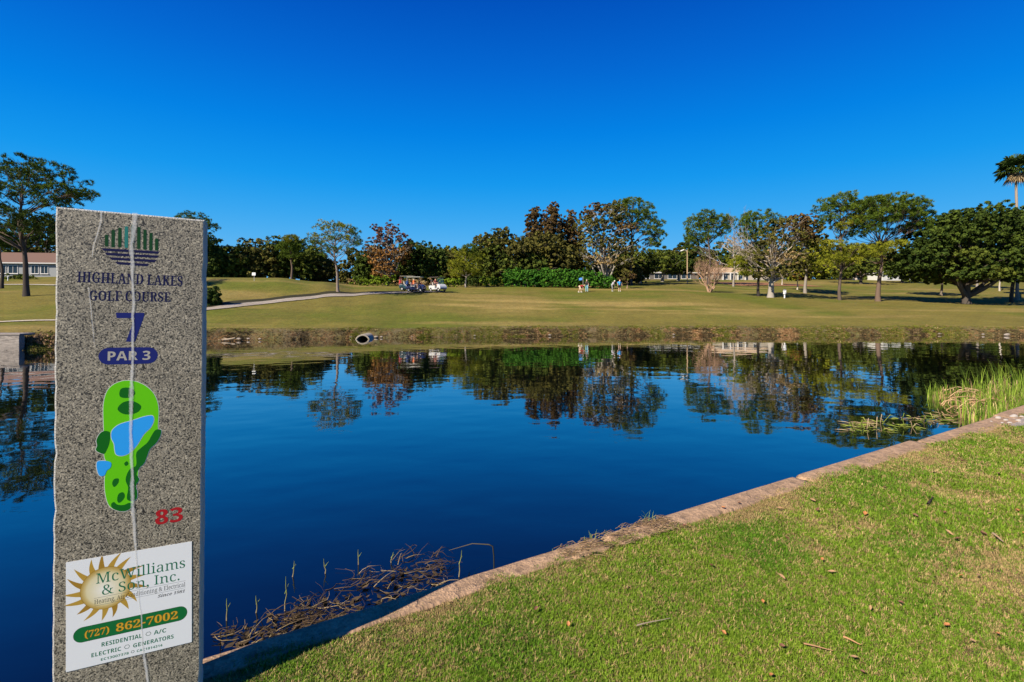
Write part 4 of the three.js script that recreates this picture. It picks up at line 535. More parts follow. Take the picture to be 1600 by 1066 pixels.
bush('light green bush between the young pine and the hedge', 768, 85, 17, 8, 'bush', 'bushes along the grove edge');
bush('greyish dry bush on the mound side of the grove', 553, 92, 8, 5, 'dry', 'bushes along the grove edge', 600);
bush('small green shrub under the house windows', 32, 71, 18, 3.5, 'oak', null, 700);
{ seed(404); const k = 82 / FPX, b = W3(872, 83), t = thing('hedge', 'long dense bright green hedge behind the putting green', 'hedge', [b.x, b.y, b.z]), gb = new GB();
  for (let j = 0; j < 24; j++) { const px = 792 + j * 7.1, x = (px - 872) * k, y = H(b.x + x, 83) - b.y, h = (14.5 - (j > 19 ? (j - 19) * 1 : 0) + rr(-1, 1)) * k; foliage(gb, V(x, y + h * 0.98, rr(-0.3, 0.3)), V(0.78, h, 1.0), 1100, 'leaf', C.hedge, 0.13, j * 3.3, 1); const st = new GB(); st.tube([V(x, y - 0.05, 0), V(x, y + h, 0)], [0.06, 0.03], 5, BARK.oak); part('stem', st.geo(), barkMat, t); }
  part('foliage', gb.geo(), leafMat, t); }
// trees along the far edge of the course, seen between and behind the others
{ const protos = [];
  for (let v = 0; v < 4; v++) { seed(900 + v); const t = new THREE.Group(), wd = new GB(), gb = new GB(); wd.tube(bend(V(0, -0.3, 0), V(0, 6, 0), 0, 0.6, 6), [0.4, 0.32, 0.28, 0.24, 0.2, 0.15, 0.1], 7, BARK.oak); for (let j = 0; j < 12; j++) { const a = j * 2.4, q = V(Math.cos(a) * 2.6 * (j ? 1 : 0), 1.7 + (j % 4) * 1.7, Math.sin(a) * 2.6 * (j ? 1 : 0)); foliage(gb, q, V(2.5, 2, 2.5), 270, 'leaf', C[['oak', 'deep', 'olive', 'oak'][v]], 0.46, v * 9 + j, 1); wd.tube(bend(V(0, 3, 0), q, 0.2, 0.5, 4), [0.16, 0.13, 0.1, 0.07, 0.03], 5, BARK.oak); }
    part('trunk', wd.geo(), barkMat, t); part('crown', gb.geo(), leafMat, t); t.children[0].name = 'trunk'; protos.push(t); }
  const where = { right: ['rounded oak in the far tree line behind the forked pine and far houses', 'tree line beyond the far houses'], rightLow: ['low bushy oak at the foot of the tree line behind the far houses', 'low oaks under the far tree line'], grove: ['rounded oak filling in behind the rust and olive grove', 'oaks behind the tall grove'], groveLow: ['low bushy oak at ground level behind the grove and hedge', 'low oaks under the tall grove'], mound: ['rounded oak at the back of the grove behind the mound', 'back row of oaks behind the mound'], house: ['rounded oak behind the brown roofed house', 'oaks behind the house'] };
  seed(55); const put = (w, px, D, s) => { const c = protos[Math.floor(R() * 4)].clone(), b = W3(px, D); c.name = numbered('background_oak'); c.position.set(b.x, b.y - 0.1, b.z); c.scale.set(s * rr(0.95, 1.25), s * rr(0.85, 1.1), s); c.rotation.y = rr(0, 6.28); scene.add(c); tag(c, where[w][0], 'tree', where[w][1]); };
  for (let px = 980; px < 1680; px += 23) put('right', px + rr(-6, 6), 168 + rr(-12, 22), rr(1.1, 1.5));
  for (let px = 560; px < 980; px += 26) put('grove', px + rr(-6, 6), 122 + rr(-6, 14), rr(0.85, 1.1));
  for (let px = 335; px < 520; px += 24) put('mound', px + rr(-5, 5), 118 + rr(-4, 8), rr(0.75, 0.9));
  for (let px = 560; px < 1000; px += 19) put('groveLow', px + rr(-5, 5), 106 + rr(-3, 5), rr(0.42, 0.52));
  for (let px = 1000; px < 1680; px += 21) put('rightLow', px + rr(-5, 5), 160 + rr(-3, 6), rr(0.4, 0.55));
  for (let px = -60; px < 330; px += 32) put('house', px + rr(-6, 6), 128 + rr(-6, 16), rr(0.8, 1.05)); }
// ---------- far bank ----------
{
  seed(600); const kinds = [];
  for (let v = 0; v < 3; v++) { const gb = new GB(); for (let j = 0; j < 16; j++) { const a = rr(0, 6.28), l = rr(0.12, 0.3), e = V(Math.cos(a) * l * rr(0.3, 1), l * rr(0.25, 0.9), Math.sin(a) * l), s = V(-Math.sin(a), 0, Math.cos(a)).multiplyScalar(rr(0.008, 0.02)), o = gb.n, c = mul([1, 1, 1], rr(0.6, 1.2)), q = V(rr(-0.12, 0.12), -0.03, rr(-0.12, 0.12)); gb.v(q.x - s.x, q.y, q.z - s.z, c); gb.v(q.x + s.x, q.y, q.z + s.z, c); gb.v(q.x + e.x, q.y + e.y, q.z + e.z, c); gb.i.push(o, o + 1, o + 2); if (v === 1) { const t1 = rdir(), t2 = t1.clone().cross(rdir()).normalize(); gb.leaf(V(q.x + e.x, q.y + e.y * 0.8 + 0.03, q.z + e.z), t1, t2, rr(0.03, 0.07), 0.03, c); } } kinds.push(gb.geo()); }
  const lists = [[], [], []], m4 = new THREE.Matrix4(), col = new THREE.Color();
  for (let k = 0; k < 34000; k++) { const px = rr(-120, 1750), t = Math.pow(R(), 1.25), D0 = 25, X0 = (px - 800) / FPX * 36, s = shore(X0), d = -0.12 + t * 1.5, X = X0, D = s + d, n1 = fbm(X * 0.5, 3.1), n2 = fbm(X * 1.4, D * 1.2, 4); if (n2 < 0.3 || (Math.abs(X + 9.72) < 0.6 && d < 0.7) || (d > 0.95 && R() < (d - 0.95) * 1.2)) continue; let c = n1 + n2 * 0.5 > 0.82 ? mix([0.1, 0.12, 0.014], [0.2, 0.2, 0.03], R()) : n2 > 0.52 ? mix([0.26, 0.12, 0.045], [0.5, 0.33, 0.17], R()) : mix([0.06, 0.045, 0.025], [0.17, 0.12, 0.055], R()); if (d > 0.8 && R() < 0.75) c = mix([0.12, 0.15, 0.014], [0.22, 0.22, 0.03], R()); if (R() < 0.16) c = mix([0.3, 0.15, 0.05], [0.4, 0.3, 0.16], R()); lists[Math.floor(R() * 3)].push([X, D, c, d]); }
  lists.forEach((L, v) => { const im = new THREE.InstancedMesh(kinds[v], vmat(0.9), L.length); L.forEach(([X, D, c, d], i) => { const s = rr(0.35, 0.9) * (d > 0.8 ? 0.42 : 0.58) * (0.5 + noise(X * 0.8, 8)); m4.makeRotationY(rr(0, 6.28)).scale(V(s, s, s)).setPosition(X, H(X, D), -D); im.setMatrixAt(i, m4); im.setColorAt(i, col.setRGB(...mul(c, 0.95))); }); im.name = ['bank_grass', 'bank_weeds', 'bank_straw'][v]; scene.add(im); tag(im, ['rough grass on the far pond bank', 'brown leafy weeds on the far pond bank', 'dead straw along the far waterline'][v], 'vegetation', null, 'stuff'); });
  // stones at the waterline
  for (const [px, r] of [[418, 0.11], [428, 0.08], [445, 0.07], [560, 0.07], [596, 0.09], [604, 0.07], [648, 0.06], [742, 0.06], [860, 0.08], [1060, 0.07], [1500, 0.09], [1478, 0.06], [1585, 0.13], [1560, 0.08]]) { const g = new THREE.IcosahedronGeometry(r, 2), p = g.attributes.position; for (let k = 0; k < p.count; k++) { const f = 0.75 + 0.5 * noise(p.getX(k) * 9 + px, p.getY(k) * 9, p.getZ(k) * 9); p.setXYZ(k, p.getX(k) * f * 1.5, p.getY(k) * f * 0.75, p.getZ(k) * f); } g.computeVertexNormals(); const X = (px - 800) / FPX * 36, D = shore(X) + 0.08, m = part('shore_stone', g, mat(0.27, 0.23, 0.19)); m.position.set(X, H(X, D) + r * 0.3, -D); tag(m, 'small pale stone at the waterline of the far bank', 'stone', 'stones along the far waterline'); }
}
{ // culvert
  const X = (576 - 800) / FPX * 34.7, D = shore(X) - 0.75, t = thing('culvert_pipe', 'round concrete drain pipe end sticking out of the far bank', 'pipe', [X, WATER - 0.17, -D], 0.05);
const prof = [[0.4, -4.6], [0.4, 0.37], [0.415, 0.4], [0.485, 0.4], [0.5, 0.37], [0.5, -4.6], [0.4, -4.6]].map(p => new THREE.Vector2(...p)), g = new THREE.LatheGeometry(prof, 28); g.rotateX(Math.PI / 2); g.computeVertexNormals(); part('pipe', g, new THREE.MeshStandardMaterial({ color: new THREE.Color().setRGB(0.5, 0.45, 0.37), roughness: 0.95, map: concreteTex, side: THREE.DoubleSide }), t);
  
}
{ // bulkhead at the left shore
  const t = thing('concrete_bulkhead', 'grey concrete bulkhead at the pond edge with dark water below', 'wall', [0, 0, 0]), m = new THREE.MeshStandardMaterial({ color: new THREE.Color().setRGB(0.44, 0.4, 0.37), roughness: 0.95, map: concreteTex, bumpMap: concreteTex, bumpScale: 0.02 });
  const g = new RoundedBoxGeometry(8, 0.9, 0.3, 2, 0.03); g.translate(-28.6, WATER + 0.3, -25.7); part('bulkhead_face', g, m, t); const g2 = new RoundedBoxGeometry(8.1, 0.1, 0.85, 2, 0.03); g2.translate(-28.6, WATER + 0.8, -25.95); part('bulkhead_cap', g2, m, t);
}
{ // driftwood
  const gb = new GB(), X = (352 - 800) / FPX * 31.8, D = shore(X) - 0.05, y = WATER + 0.06; seed(71); gb.tube([V(X - 0.55, y - 0.03, -D), V(X - 0.2, y + 0.02, -D - 0.03), V(X + 0.2, y + 0.05, -D), V(X + 0.6, y + 0.13, -D - 0.05)], [0.05, 0.07, 0.06, 0.04], 8, [0.32, 0.26, 0.19]); gb.tube([V(X + 0.1, y + 0.05, -D), V(X - 0.15, y + 0.16, -D - 0.1)], [0.03, 0.012], 6, [0.3, 0.24, 0.18]); tag(part('driftwood_log', gb.geo(), vmat(0.9)), 'weathered forked log lying at the far waterline', 'log');
}
function clump(name, label, pos, n, h, spread, cols, category, group, lean = 0.5, width = 0.008) { // upright blades and stems
  const t = thing(name, label, category, pos, 0, group), gb = new GB(), dead = new GB();
  for (let j = 0; j < n; j++) { const a = rr(0, 6.28), r = Math.sqrt(R()) * spread, p = V(Math.cos(a) * r, -0.05, Math.sin(a) * r), hh = h * rr(0.45, 1.1), d = V(rr(-1, 1), 0, rr(-1, 1)).multiplyScalar(lean * hh), isDead = R() < 0.33, B = isDead ? dead : gb, c = isDead ? mix([0.24, 0.15, 0.06], [0.5, 0.38, 0.18], R()) : mix(cols[0], cols[1], R()), s = V(-d.z, 0, d.x).normalize().multiplyScalar(width * rr(0.6, 1.3)); let prev = null; for (let q = 0; q <= 4; q++) { const u = q / 4, c0 = V(p.x + d.x * u * u, p.y + hh * (u - (isDead ? 0.5 : 0.15) * u * u * u), p.z + d.z * u * u), w = 1 - u * 0.9, o = B.n; B.v(c0.x - s.x * w, c0.y, c0.z - s.z * w, c); B.v(c0.x + s.x * w, c0.y, c0.z + s.z * w, c); if (prev !== null) B.i.push(prev, prev + 1, o + 1, prev, o + 1, o); prev = o; } }
  part('green_blades', gb.geo(), vmat(0.7), t); part('dead_stems', dead.geo(), vmat(0.85), t); return t;
}
{ // brush beside the bulkhead
  seed(19); const t = thing('bank_brush', 'tangled brown brush hanging into the water beside the bulkhead', 'brush', [-23.2, WATER, -26.6]), gb = new GB(); for (let j = 0; j < 1500; j++) { const p = V(rr(-1.4, 3.4), rr(0, 0.95) * (0.6 + 0.5 * R()), rr(-0.5, 0.6)), t1 = rdir(), t2 = t1.clone().cross(rdir()).normalize(), s = rr(0.04, 0.1); gb.leaf(p, t1, t2, s, s * 0.5, mul(mix([0.08, 0.05, 0.03], [0.36, 0.22, 0.12], R()), rr(0.7, 1.2))); } for (let j = 0; j < 70; j++) { const a = V(rr(-1.4, 3.2), rr(0, 0.4), rr(-0.3, 0.5)); gb.tube(bend(a, a.clone().add(V(rr(-0.6, 0.6), rr(0.1, 0.5), rr(0, 0.4))), 0.1, 0.2, 3), [0.012, 0.01, 0.008, 0.004], 4, [0.2, 0.14, 0.09]); } part('twigs', gb.geo(), vmat(0.9), t);
}
// ---------- reeds and weeds by the near wall ----------
{
  seed(210); const reedCols = [[0.06, 0.12, 0.01], [0.2, 0.28, 0.03]], X = (px, D) => (px - 800) / FPX * D;
  [[1500, 12.6, 0.85, 0.65, 'low reed clump with dead brown curls at the open water end of the reed bed'], [1545, 12.2, 1.2, 0.85, 'mid height green reed clump beside the curled dead stems'], [1592, 12.3, 1.65, 1.0, 'tall bright green reed clump standing in the pond corner'], [1560, 10.4, 1.0, 0.6, 'short reed clump growing against the sea wall'], [1610, 11.1, 1.45, 0.8, 'dense reed clump where the wall leaves the view'], [1645, 13, 1.7, 1.2, 'tallest reed clump at the back of the reed bed']].forEach(([px, D, h, sp, label]) => clump('reed_clump', label, [X(px, D), WATER, -D], 300, h * 0.62, sp, reedCols, 'reeds', 'reed bed by the wall', 0.35, 0.013));
  { const gb = new GB(); for (let j = 0; j < 20; j++) { const D = rr(11.4, 13), a = V(X(rr(1480, 1550), D), WATER + rr(-0.1, 0.06), -D), w = rr(0.2, 0.5), pts = []; for (let q = 0; q <= 8; q++) { const u = q / 8 * rr(2.2, 3.4); pts.push(V(a.x + Math.cos(u) * w, a.y + Math.sin(u) * w * 0.7, a.z + rr(-0.02, 0.02))); } gb.tube(pts, pts.map(() => rr(0.008, 0.014)), 4, mix([0.35, 0.2, 0.1], [0.58, 0.4, 0.22], R())); } const m = part('dead_reed_curls', gb.geo(), vmat(0.85)); tag(m, 'curled dead reed stems at the tip of the reed bed', 'reeds', null, 'stuff'); }
  // floating weed off the wall
  { const gb = new GB(); for (let j = 0; j < 330; j++) { const u = R(), px = lerp(1325, 1530, u), row = lerp(664, 645, u) + rr(-4, 26) * (0.4 + 0.6 * u), D = (EYE - WATER) * FPX / (row - HOR), x = X(px, D), wl = 2.865 + 0.605 * x; if (D < wl + 0.1) continue; const n = fbm(x * 2.2, D * 2.2, 6); if (n < 0.42) continue; const p = V(x, WATER + rr(0, 0.02), -D), a = rr(0, 6.28), l = rr(0.06, 0.26), lift = R() < 0.14 ? rr(0.06, 0.2) : 0.012, c = R() < 0.6 ? mix([0.12, 0.18, 0.02], [0.3, 0.34, 0.06], R()) : mix([0.25, 0.17, 0.09], [0.45, 0.34, 0.2], R()); gb.tube([p, V(p.x + Math.cos(a) * l * 0.5, p.y + lift, p.z + Math.sin(a) * l * 0.5), V(p.x + Math.cos(a) * l, p.y + lift * 0.7, p.z + Math.sin(a) * l)], [0.006, 0.009, 0.001], 3, c); } tag(part('floating_weed', gb.geo(), vmat(0.8)), 'straggly green water weed floating along the sea wall', 'weed', null, 'stuff'); }
  // tangle of dead reeds in the near water
  { const gb = new GB(), P = (px, row, y = WATER) => { const D = (EYE - y) * FPX / (row - HOR); return V(X(px, D), y, -D); };
    for (let j = 0; j < 470; j++) { const u = Math.pow(R(), 0.85), px = lerp(325, 690, u), top = lerp(985, 868, smooth(0, 0.9, u)), bot = lerp(1010, 925, u), row = lerp(top, bot + 14, Math.pow(R(), 0.8)), y = WATER + rr(-0.004, 0.05), p = P(px, row, y); const n = noise(p.x * 5, p.z * 5, 2); if (n < 0.36) continue; const dirA = rr(-0.9, 0.9) + (R() < 0.5 ? 0.5 : 0), l = rr(0.06, 0.36), arch = R() < 0.72 ? rr(-0.02, 0.02) : rr(0.03, 0.12), pts = []; for (let q = 0; q <= 5; q++) { const t = q / 5, bendA = dirA + (t - 0.5) * rr(0.3, 1.8); pts.push(V(p.x + Math.cos(bendA) * l * t, p.y + Math.sin(t * 3.14) * arch, p.z - Math.sin(bendA) * l * t * 0.8)); } const r = rr(0.0016, 0.004); gb.tube(pts, pts.map((_, i) => r * (1 - i * 0.12)), 5, R() < 0.8 ? mix([0.03, 0.02, 0.013], [0.12, 0.08, 0.045], R()) : mix([0.2, 0.15, 0.075], [0.36, 0.27, 0.14], R())); }
    for (let j = 0; j < 220; j++) { const u = R(), px = lerp(340, 690, u), row = lerp(lerp(985, 872, u), lerp(1018, 935, u), R()), p = P(px, row, WATER + rr(-0.005, 0.025)), t1 = V(rr(-1, 1), rr(-0.3, 0.3), rr(-1, 1)).normalize(), t2 = t1.clone().cross(V(rr(-0.4, 0.4), 1, 0)).normalize(), s = rr(0.018, 0.05); gb.leaf(p, t1, t2, s, s * 0.5, mix([0.02, 0.015, 0.01], [0.11, 0.075, 0.04], R())); }
    tag(part('dead_reed_mat', gb.geo(), vmat(0.85)), 'tangled mat of dead reeds floating against the near sea wall', 'reeds', null, 'stuff');
    const sprout = (px, row, h, label) => { h *= 1.7; const gb2 = new GB(), b = P(px, row), g = [0.2, 0.26, 0.05], w = [0.42, 0.33, 0.2]; gb2.tube(bend(b, V(b.x + rr(-0.02, 0.03), b.y + h, b.z), 0, 0.03, 4), [0.0055, 0.005, 0.004, 0.003, 0.0015], 5, mul(w, 0.6), g); gb2.tube([V(b.x, b.y + h * 0.5, b.z), V(b.x + 0.03, b.y + h * 0.8, b.z)], [0.003, 0.001], 4, g); tag(part('reed_sprout', gb2.geo(), vmat(0.8)), label, 'reed', 'reed sprouts in the dead mat'); };
    sprout(457, 902, 0.085, 'single pale sprout at the open water side of the dead reed mat'); sprout(508, 897, 0.08, 'green tipped sprout standing beside the pale sprout in the mat'); sprout(560, 883, 0.085, 'tall sprout in the middle of the dead reed mat'); sprout(400, 958, 0.08, 'thin sprout at the sign end of the dead reed mat'); sprout(354, 970, 0.1, 'crooked pale stem standing in the mat beside the granite sign'); sprout(611, 880, 0.06, 'short sprout near the wall end of the dead mat'); sprout(445, 955, 0.16, 'leaning pale stem rising from the dark part of the mat'); sprout(717, 902, 0.14, 'brown upright stem beside the wall past the dead mat');
    { const gb3 = new GB(), a = V(X(772, 4.6), 0, -4.6); gb3.tube([V(a.x, WATER - 0.05, a.z), V(a.x - 0.002, WATER + 0.15, a.z), V(a.x - 0.012, WATER + 0.235, a.z), V(a.x - 0.05, WATER + 0.245, a.z - 0.01), V(a.x - 0.2, WATER + 0.23, a.z - 0.06), V(a.x - 0.42, WATER + 0.14, a.z - 0.12)], [0.006, 0.006, 0.006, 0.005, 0.004, 0.002], 6, [0.02, 0.025, 0.016], [0.09, 0.075, 0.045]); tag(part('bent_reed', gb3.geo(), vmat(0.7)), 'single reed stem folded over at a sharp bend beside the wall', 'reed'); }
  }
  // growth on the wall edge
  [[925, 835, 26, 0.085, 0.05, 'short green grass tuft leaning out where the wall starts to look crumbled'], [960, 826, 22, 0.06, 0.07, 'dry straw tuft lodged on the sea wall edge'], [1012, 806, 22, 0.12, 0.035, 'upright green blades growing out of the sea wall edge'], [1064, 797, 6, 0.06, 0.01, 'tiny pale sprig alone on the sea wall edge'], [862, 858, 8, 0.09, 0.012, 'single bent straw standing at the sea wall edge'], [893, 845, 14, 0.05, 0.04, 'little green tuft low on the sea wall edge'], [737, 893, 14, 0.1, 0.04, 'thin green shoots in the water beside the sea wall']].forEach(([px, row, n, h, sp, label]) => { const D = EYE * FPX / (row - HOR), x = X(px, D); clump('grass_tuft', label, [x, -0.02, -D - 0.005], n, h, sp, [[0.1, 0.2, 0.015], [0.24, 0.32, 0.04]], 'grass', 'tufts on the wall edge', 0.5, 0.0035); });
  { const gb = new GB(); for (let j = 0; j < 260; j++) { const s = rr(0.25, 1.15), p = wallAt(s, rr(0.0, 0.2), 0.012), a = rr(-0.6, 0.6), l = rr(0.02, 0.08); gb.tube([p, V(p.x + Math.cos(a) * l * 0.5, p.y + rr(0.003, 0.018), p.z - Math.sin(a) * l * 0.5), V(p.x + Math.cos(a) * l, p.y + 0.004, p.z - Math.sin(a) * l)], [0.0022, 0.002, 0.001], 3, mix([0.16, 0.1, 0.05], [0.42, 0.3, 0.16], R())); } tag(part('straw_litter', gb.geo(), vmat(0.9)), 'dry straw litter lying on the sea wall top', 'straw', null, 'stuff'); }
}
// ---------- people ----------
function surfaceNets(sdf, lo, hi, cell) {
  const n = [0, 1, 2].map(i => Math.ceil((hi[i] - lo[i]) / cell) + 1), N = n[0] * n[1] * n[2], f = new Float32Array(N), id = (x, y, z) => x + n[0] * (y + n[1] * z);
  for (let z = 0; z < n[2]; z++) for (let y = 0; y < n[1]; y++) for (let x = 0; x < n[0]; x++) f[id(x, y, z)] = sdf(lo[0] + x * cell, lo[1] + y * cell, lo[2] + z * cell);
  const vi = new Int32Array(N).fill(-1), pos = [], idx = [], E = [[0, 1], [2, 3], [4, 5], [6, 7], [0, 2], [1, 3], [4, 6], [5, 7], [0, 4], [1, 5], [2, 6], [3, 7]];
  for (let z = 0; z < n[2] - 1; z++) for (let y = 0; y < n[1] - 1; y++) for (let x = 0; x < n[0] - 1; x++) {
    const v = []; let m = 0; for (let k = 0; k < 8; k++) { const w = f[id(x + (k & 1), y + ((k >> 1) & 1), z + (k >> 2))]; v.push(w); if (w < 0) m |= 1 << k; } if (m === 0 || m === 255) continue;
    let c = 0, px = 0, py = 0, pz = 0; for (const [a, b] of E) { if ((v[a] < 0) === (v[b] < 0)) continue; const t = v[a] / (v[a] - v[b]); px += (a & 1) + t * ((b & 1) - (a & 1)); py += ((a >> 1) & 1) + t * (((b >> 1) & 1) - ((a >> 1) & 1)); pz += (a >> 2) + t * ((b >> 2) - (a >> 2)); c++; }
    vi[id(x, y, z)] = pos.length / 3; pos.push(lo[0] + (x + px / c) * cell, lo[1] + (y + py / c) * cell, lo[2] + (z + pz / c) * cell);
  }
  const st = [1, n[0], n[0] * n[1]];
  for (let z = 1; z < n[2] - 1; z++) for (let y = 1; y < n[1] - 1; y++) for (let x = 1; x < n[0] - 1; x++) { const o = id(x, y, z); for (let a = 0; a < 3; a++) { const q = o + st[a]; if ((f[o] < 0) === (f[q] < 0)) continue; const u = st[(a + 1) % 3], w = st[(a + 2) % 3], A = vi[o], B = vi[o - u], Cc = vi[o - u - w], Dd = vi[o - w]; if (A < 0 || B < 0 || Cc < 0 || Dd < 0) continue; if (f[o] < 0) idx.push(A, B, Cc, A, Cc, Dd); else idx.push(A, Cc, B, A, Dd, Cc); } }
  const g = new THREE.BufferGeometry(); g.setAttribute('position', new THREE.Float32BufferAttribute(pos, 3)); g.setIndex(idx); g.computeVertexNormals(); return g;
}
const smin = (a, b, k) => { const h = Math.max(k - Math.abs(a - b), 0) / k; return Math.min(a, b) - h * h * k * 0.25; };
function cap(p, a, b, ra, rb) { const bx = b[0] - a[0], by = b[1] - a[1], bz = b[2] - a[2], px = p[0] - a[0], py = p[1] - a[1], pz = p[2] - a[2], l2 = bx * bx + by * by + bz * bz || 1e-9, t = clamp((px * bx + py * by + pz * bz) / l2, 0, 1); return Math.hypot(px - bx * t, py - by * t, pz - bz * t) - lerp(ra, rb, t); }
function field(caps, k) { return (x, y, z) => { let d = 9; const p = [x, y, z]; for (const c of caps) d = smin(d, cap(p, c[0], c[1], c[2], c[3]), k); return d; }; }
function bounds(caps, m) { const lo = [9, 9, 9], hi = [-9, -9, -9]; for (const c of caps) for (const q of [c[0], c[1]]) for (let i = 0; i < 3; i++) { const r = Math.max(c[2], c[3]) + m; lo[i] = Math.min(lo[i], q[i] - r); hi[i] = Math.max(hi[i], q[i] + r); } return [lo, hi]; }
const mesh3 = (caps, k, cell) => { const [lo, hi] = bounds(caps, cell * 2.5); return surfaceNets(field(caps, k), lo, hi, cell); };
const vadd = (a, b, s = 1) => [a[0] + b[0] * s, a[1] + b[1] * s, a[2] + b[2] * s], vlerp = (a, b, t) => [lerp(a[0], b[0], t), lerp(a[1], b[1], t), lerp(a[2], b[2], t)], vsub = (a, b) => [a[0] - b[0], a[1] - b[1], a[2] - b[2]], vnorm = a => { const l = Math.hypot(...a); return [a[0] / l, a[1] / l, a[2] / l]; };
// J: joints in metres about the feet, facing +z; each side as [left, right]
function person(label, pos, turn, J, look, group, hold) {
  const t = thing('person', label, 'person', pos, turn, group), skin = mat(...(look.skin ?? [0.5, 0.3, 0.2]), 0.6);
  const up = vnorm(vsub(J.neck, J.pelvis)), fw = J.face ?? [0, 0, 1], hd = vadd(vadd(J.neck, up, 0.14), fw, 0.03), body = [];
  const torso = [[J.pelvis, vlerp(J.pelvis, J.neck, 0.35), 0.135, 0.12], [vlerp(J.pelvis, J.neck, 0.35), vlerp(J.pelvis, J.neck, 0.78), 0.12, 0.14], [vlerp(J.pelvis, J.neck, 0.8), J.neck, 0.12, 0.06]];
  const sh = s => J.sho[s], hands = [];
  body.push(...torso, [J.neck, hd, 0.055, 0.06], [hd, vadd(hd, up, 0.07), 0.088, 0.1], [vadd(hd, fw, 0.07), vadd(vadd(hd, fw, 0.085), up, 0.03), 0.035, 0.03], [vadd(vadd(hd, fw, 0.1), up, 0.035), vadd(vadd(hd, fw, 0.108), up, 0.02), 0.012, 0.016]);
  for (const s of [0, 1]) {
    body.push([vlerp(J.neck, J.pelvis, 0.12), sh(s), 0.07, 0.06], [sh(s), J.elb[s], 0.052, 0.042], [J.elb[s], J.wri[s], 0.042, 0.028], [J.pelvis, J.hip[s], 0.12, 0.1], [J.hip[s], J.knee[s], 0.092, 0.06], [J.knee[s], J.ank[s], 0.062, 0.04]);
    const d = vnorm(vsub(J.wri[s], J.elb[s])), side = s ? 1 : -1, ox = vnorm([d[1], -d[0], 0.2]), palm = vadd(J.wri[s], d, 0.075), fg = [[J.wri[s], palm, 0.026, 0.032]];
    for (let q = 0; q < 4; q++) { const r0 = vadd(palm, ox, (q - 1.5) * 0.021), len = [0.062, 0.074, 0.07, 0.054][q], m1 = vadd(r0, d, len * 0.55), curl = [0, -0.006, 0.02]; fg.push([r0, m1, 0.0095, 0.009], [m1, vadd(vadd(m1, d, len * 0.4), curl), 0.009, 0.0075]); }
    const th = vadd(vadd(J.wri[s], d, 0.03), ox, -0.026 * side); fg.push([th, vadd(vadd(th, ox, -0.035 * side), d, 0.03), 0.012, 0.01], [vadd(vadd(th, ox, -0.035 * side), d, 0.03), vadd(vadd(th, ox, -0.04 * side), d, 0.058), 0.01, 0.008]);
    hands.push(mesh3(fg, 0.008, 0.0075));
  }
  part('body', mergeGeometries([mesh3(body, 0.05, 0.022), ...hands]), skin, t);
  const G = (caps, r) => caps.map(c => [c[0], c[1], c[2] + r, c[3] + r]), e = J.elb, k = J.knee;
  part('shirt', mesh3([...G(torso.slice(0, 2), 0.022), [vlerp(J.pelvis, J.neck, 0.76), vlerp(J.pelvis, J.neck, 0.9), 0.14, 0.095], ...[0, 1].flatMap(s => [[vlerp(J.neck, J.pelvis, 0.12), J.sho[s], 0.09, 0.078], [J.sho[s], vlerp(J.sho[s], e[s], look.sleeve ?? 0.65), 0.075, 0.066]])], 0.05, 0.022), mat(...look.shirt, 0.9), t);
  const leg = look.long ? 1 : 0.82;
  part(look.long ? 'trousers' : 'shorts', mesh3([0, 1].flatMap(s => [[J.pelvis, J.hip[s], 0.148, 0.125], [J.hip[s], vlerp(J.hip[s], k[s], look.long ? 1 : leg), 0.118, 0.088], ...(look.long ? [[k[s], vlerp(k[s], J.ank[s], 0.95), 0.085, 0.066]] : [])]), 0.04, 0.022), mat(...look.pants, 0.9), t);
  for (const s of [0, 1]) part('shoe', mesh3([[vadd(J.ank[s], [0, -0.03, -0.04]), vadd(J.ank[s], [0, -0.045, 0.13]), 0.05, 0.04]], 0.02, 0.018), mat(...(look.shoe ?? [0.7, 0.68, 0.62]), 0.7), t);
  const hc = vadd(hd, up, 0.075);
  part(look.cap ? 'cap' : 'hair', mesh3([[vadd(hc, fw, -0.015), vadd(vadd(hc, fw, -0.02), up, 0.03), 0.104, 0.098], ...(look.cap ? [[vadd(vadd(hc, fw, 0.08), up, 0.0), vadd(vadd(hc, fw, 0.15), up, -0.012), 0.022, 0.014]] : [[vadd(hc, fw, -0.05), vadd(vadd(hc, fw, -0.05), up, -0.07), 0.075, 0.06]])], 0.03, 0.016), mat(...(look.hair ?? [0.6, 0.58, 0.54]), 0.9), t);
  return t;
}
const STAND = { pelvis: [0, 0.95, 0], neck: [0, 1.45, 0.01], sho: [[-0.19, 1.4, 0], [0.19, 1.4, 0]], elb: [[-0.27, 1.13, 0.02], [0.27, 1.13, 0.02]], wri: [[-0.24, 0.9, 0.14], [0.24, 0.9, 0.14]], hip: [[-0.1, 0.9, 0], [0.1, 0.9, 0]], knee: [[-0.12, 0.5, 0.02], [0.12, 0.5, 0.02]], ank: [[-0.13, 0.085, 0], [0.13, 0.085, 0]] };
const PUTT = { pelvis: [0, 0.93, -0.06], neck: [0, 1.36, 0.2], face: [0, -0.5, 0.85], sho: [[-0.18, 1.3, 0.18], [0.18, 1.3, 0.18]], elb: [[-0.17, 1.05, 0.26], [0.17, 1.05, 0.26]], wri: [[-0.04, 0.86, 0.34], [0.04, 0.82, 0.35]], hip: [[-0.1, 0.88, -0.05], [0.1, 0.88, -0.05]], knee: [[-0.14, 0.48, 0.03], [0.14, 0.48, 0.03]], ank: [[-0.16, 0.085, -0.02], [0.16, 0.085, -0.02]] };
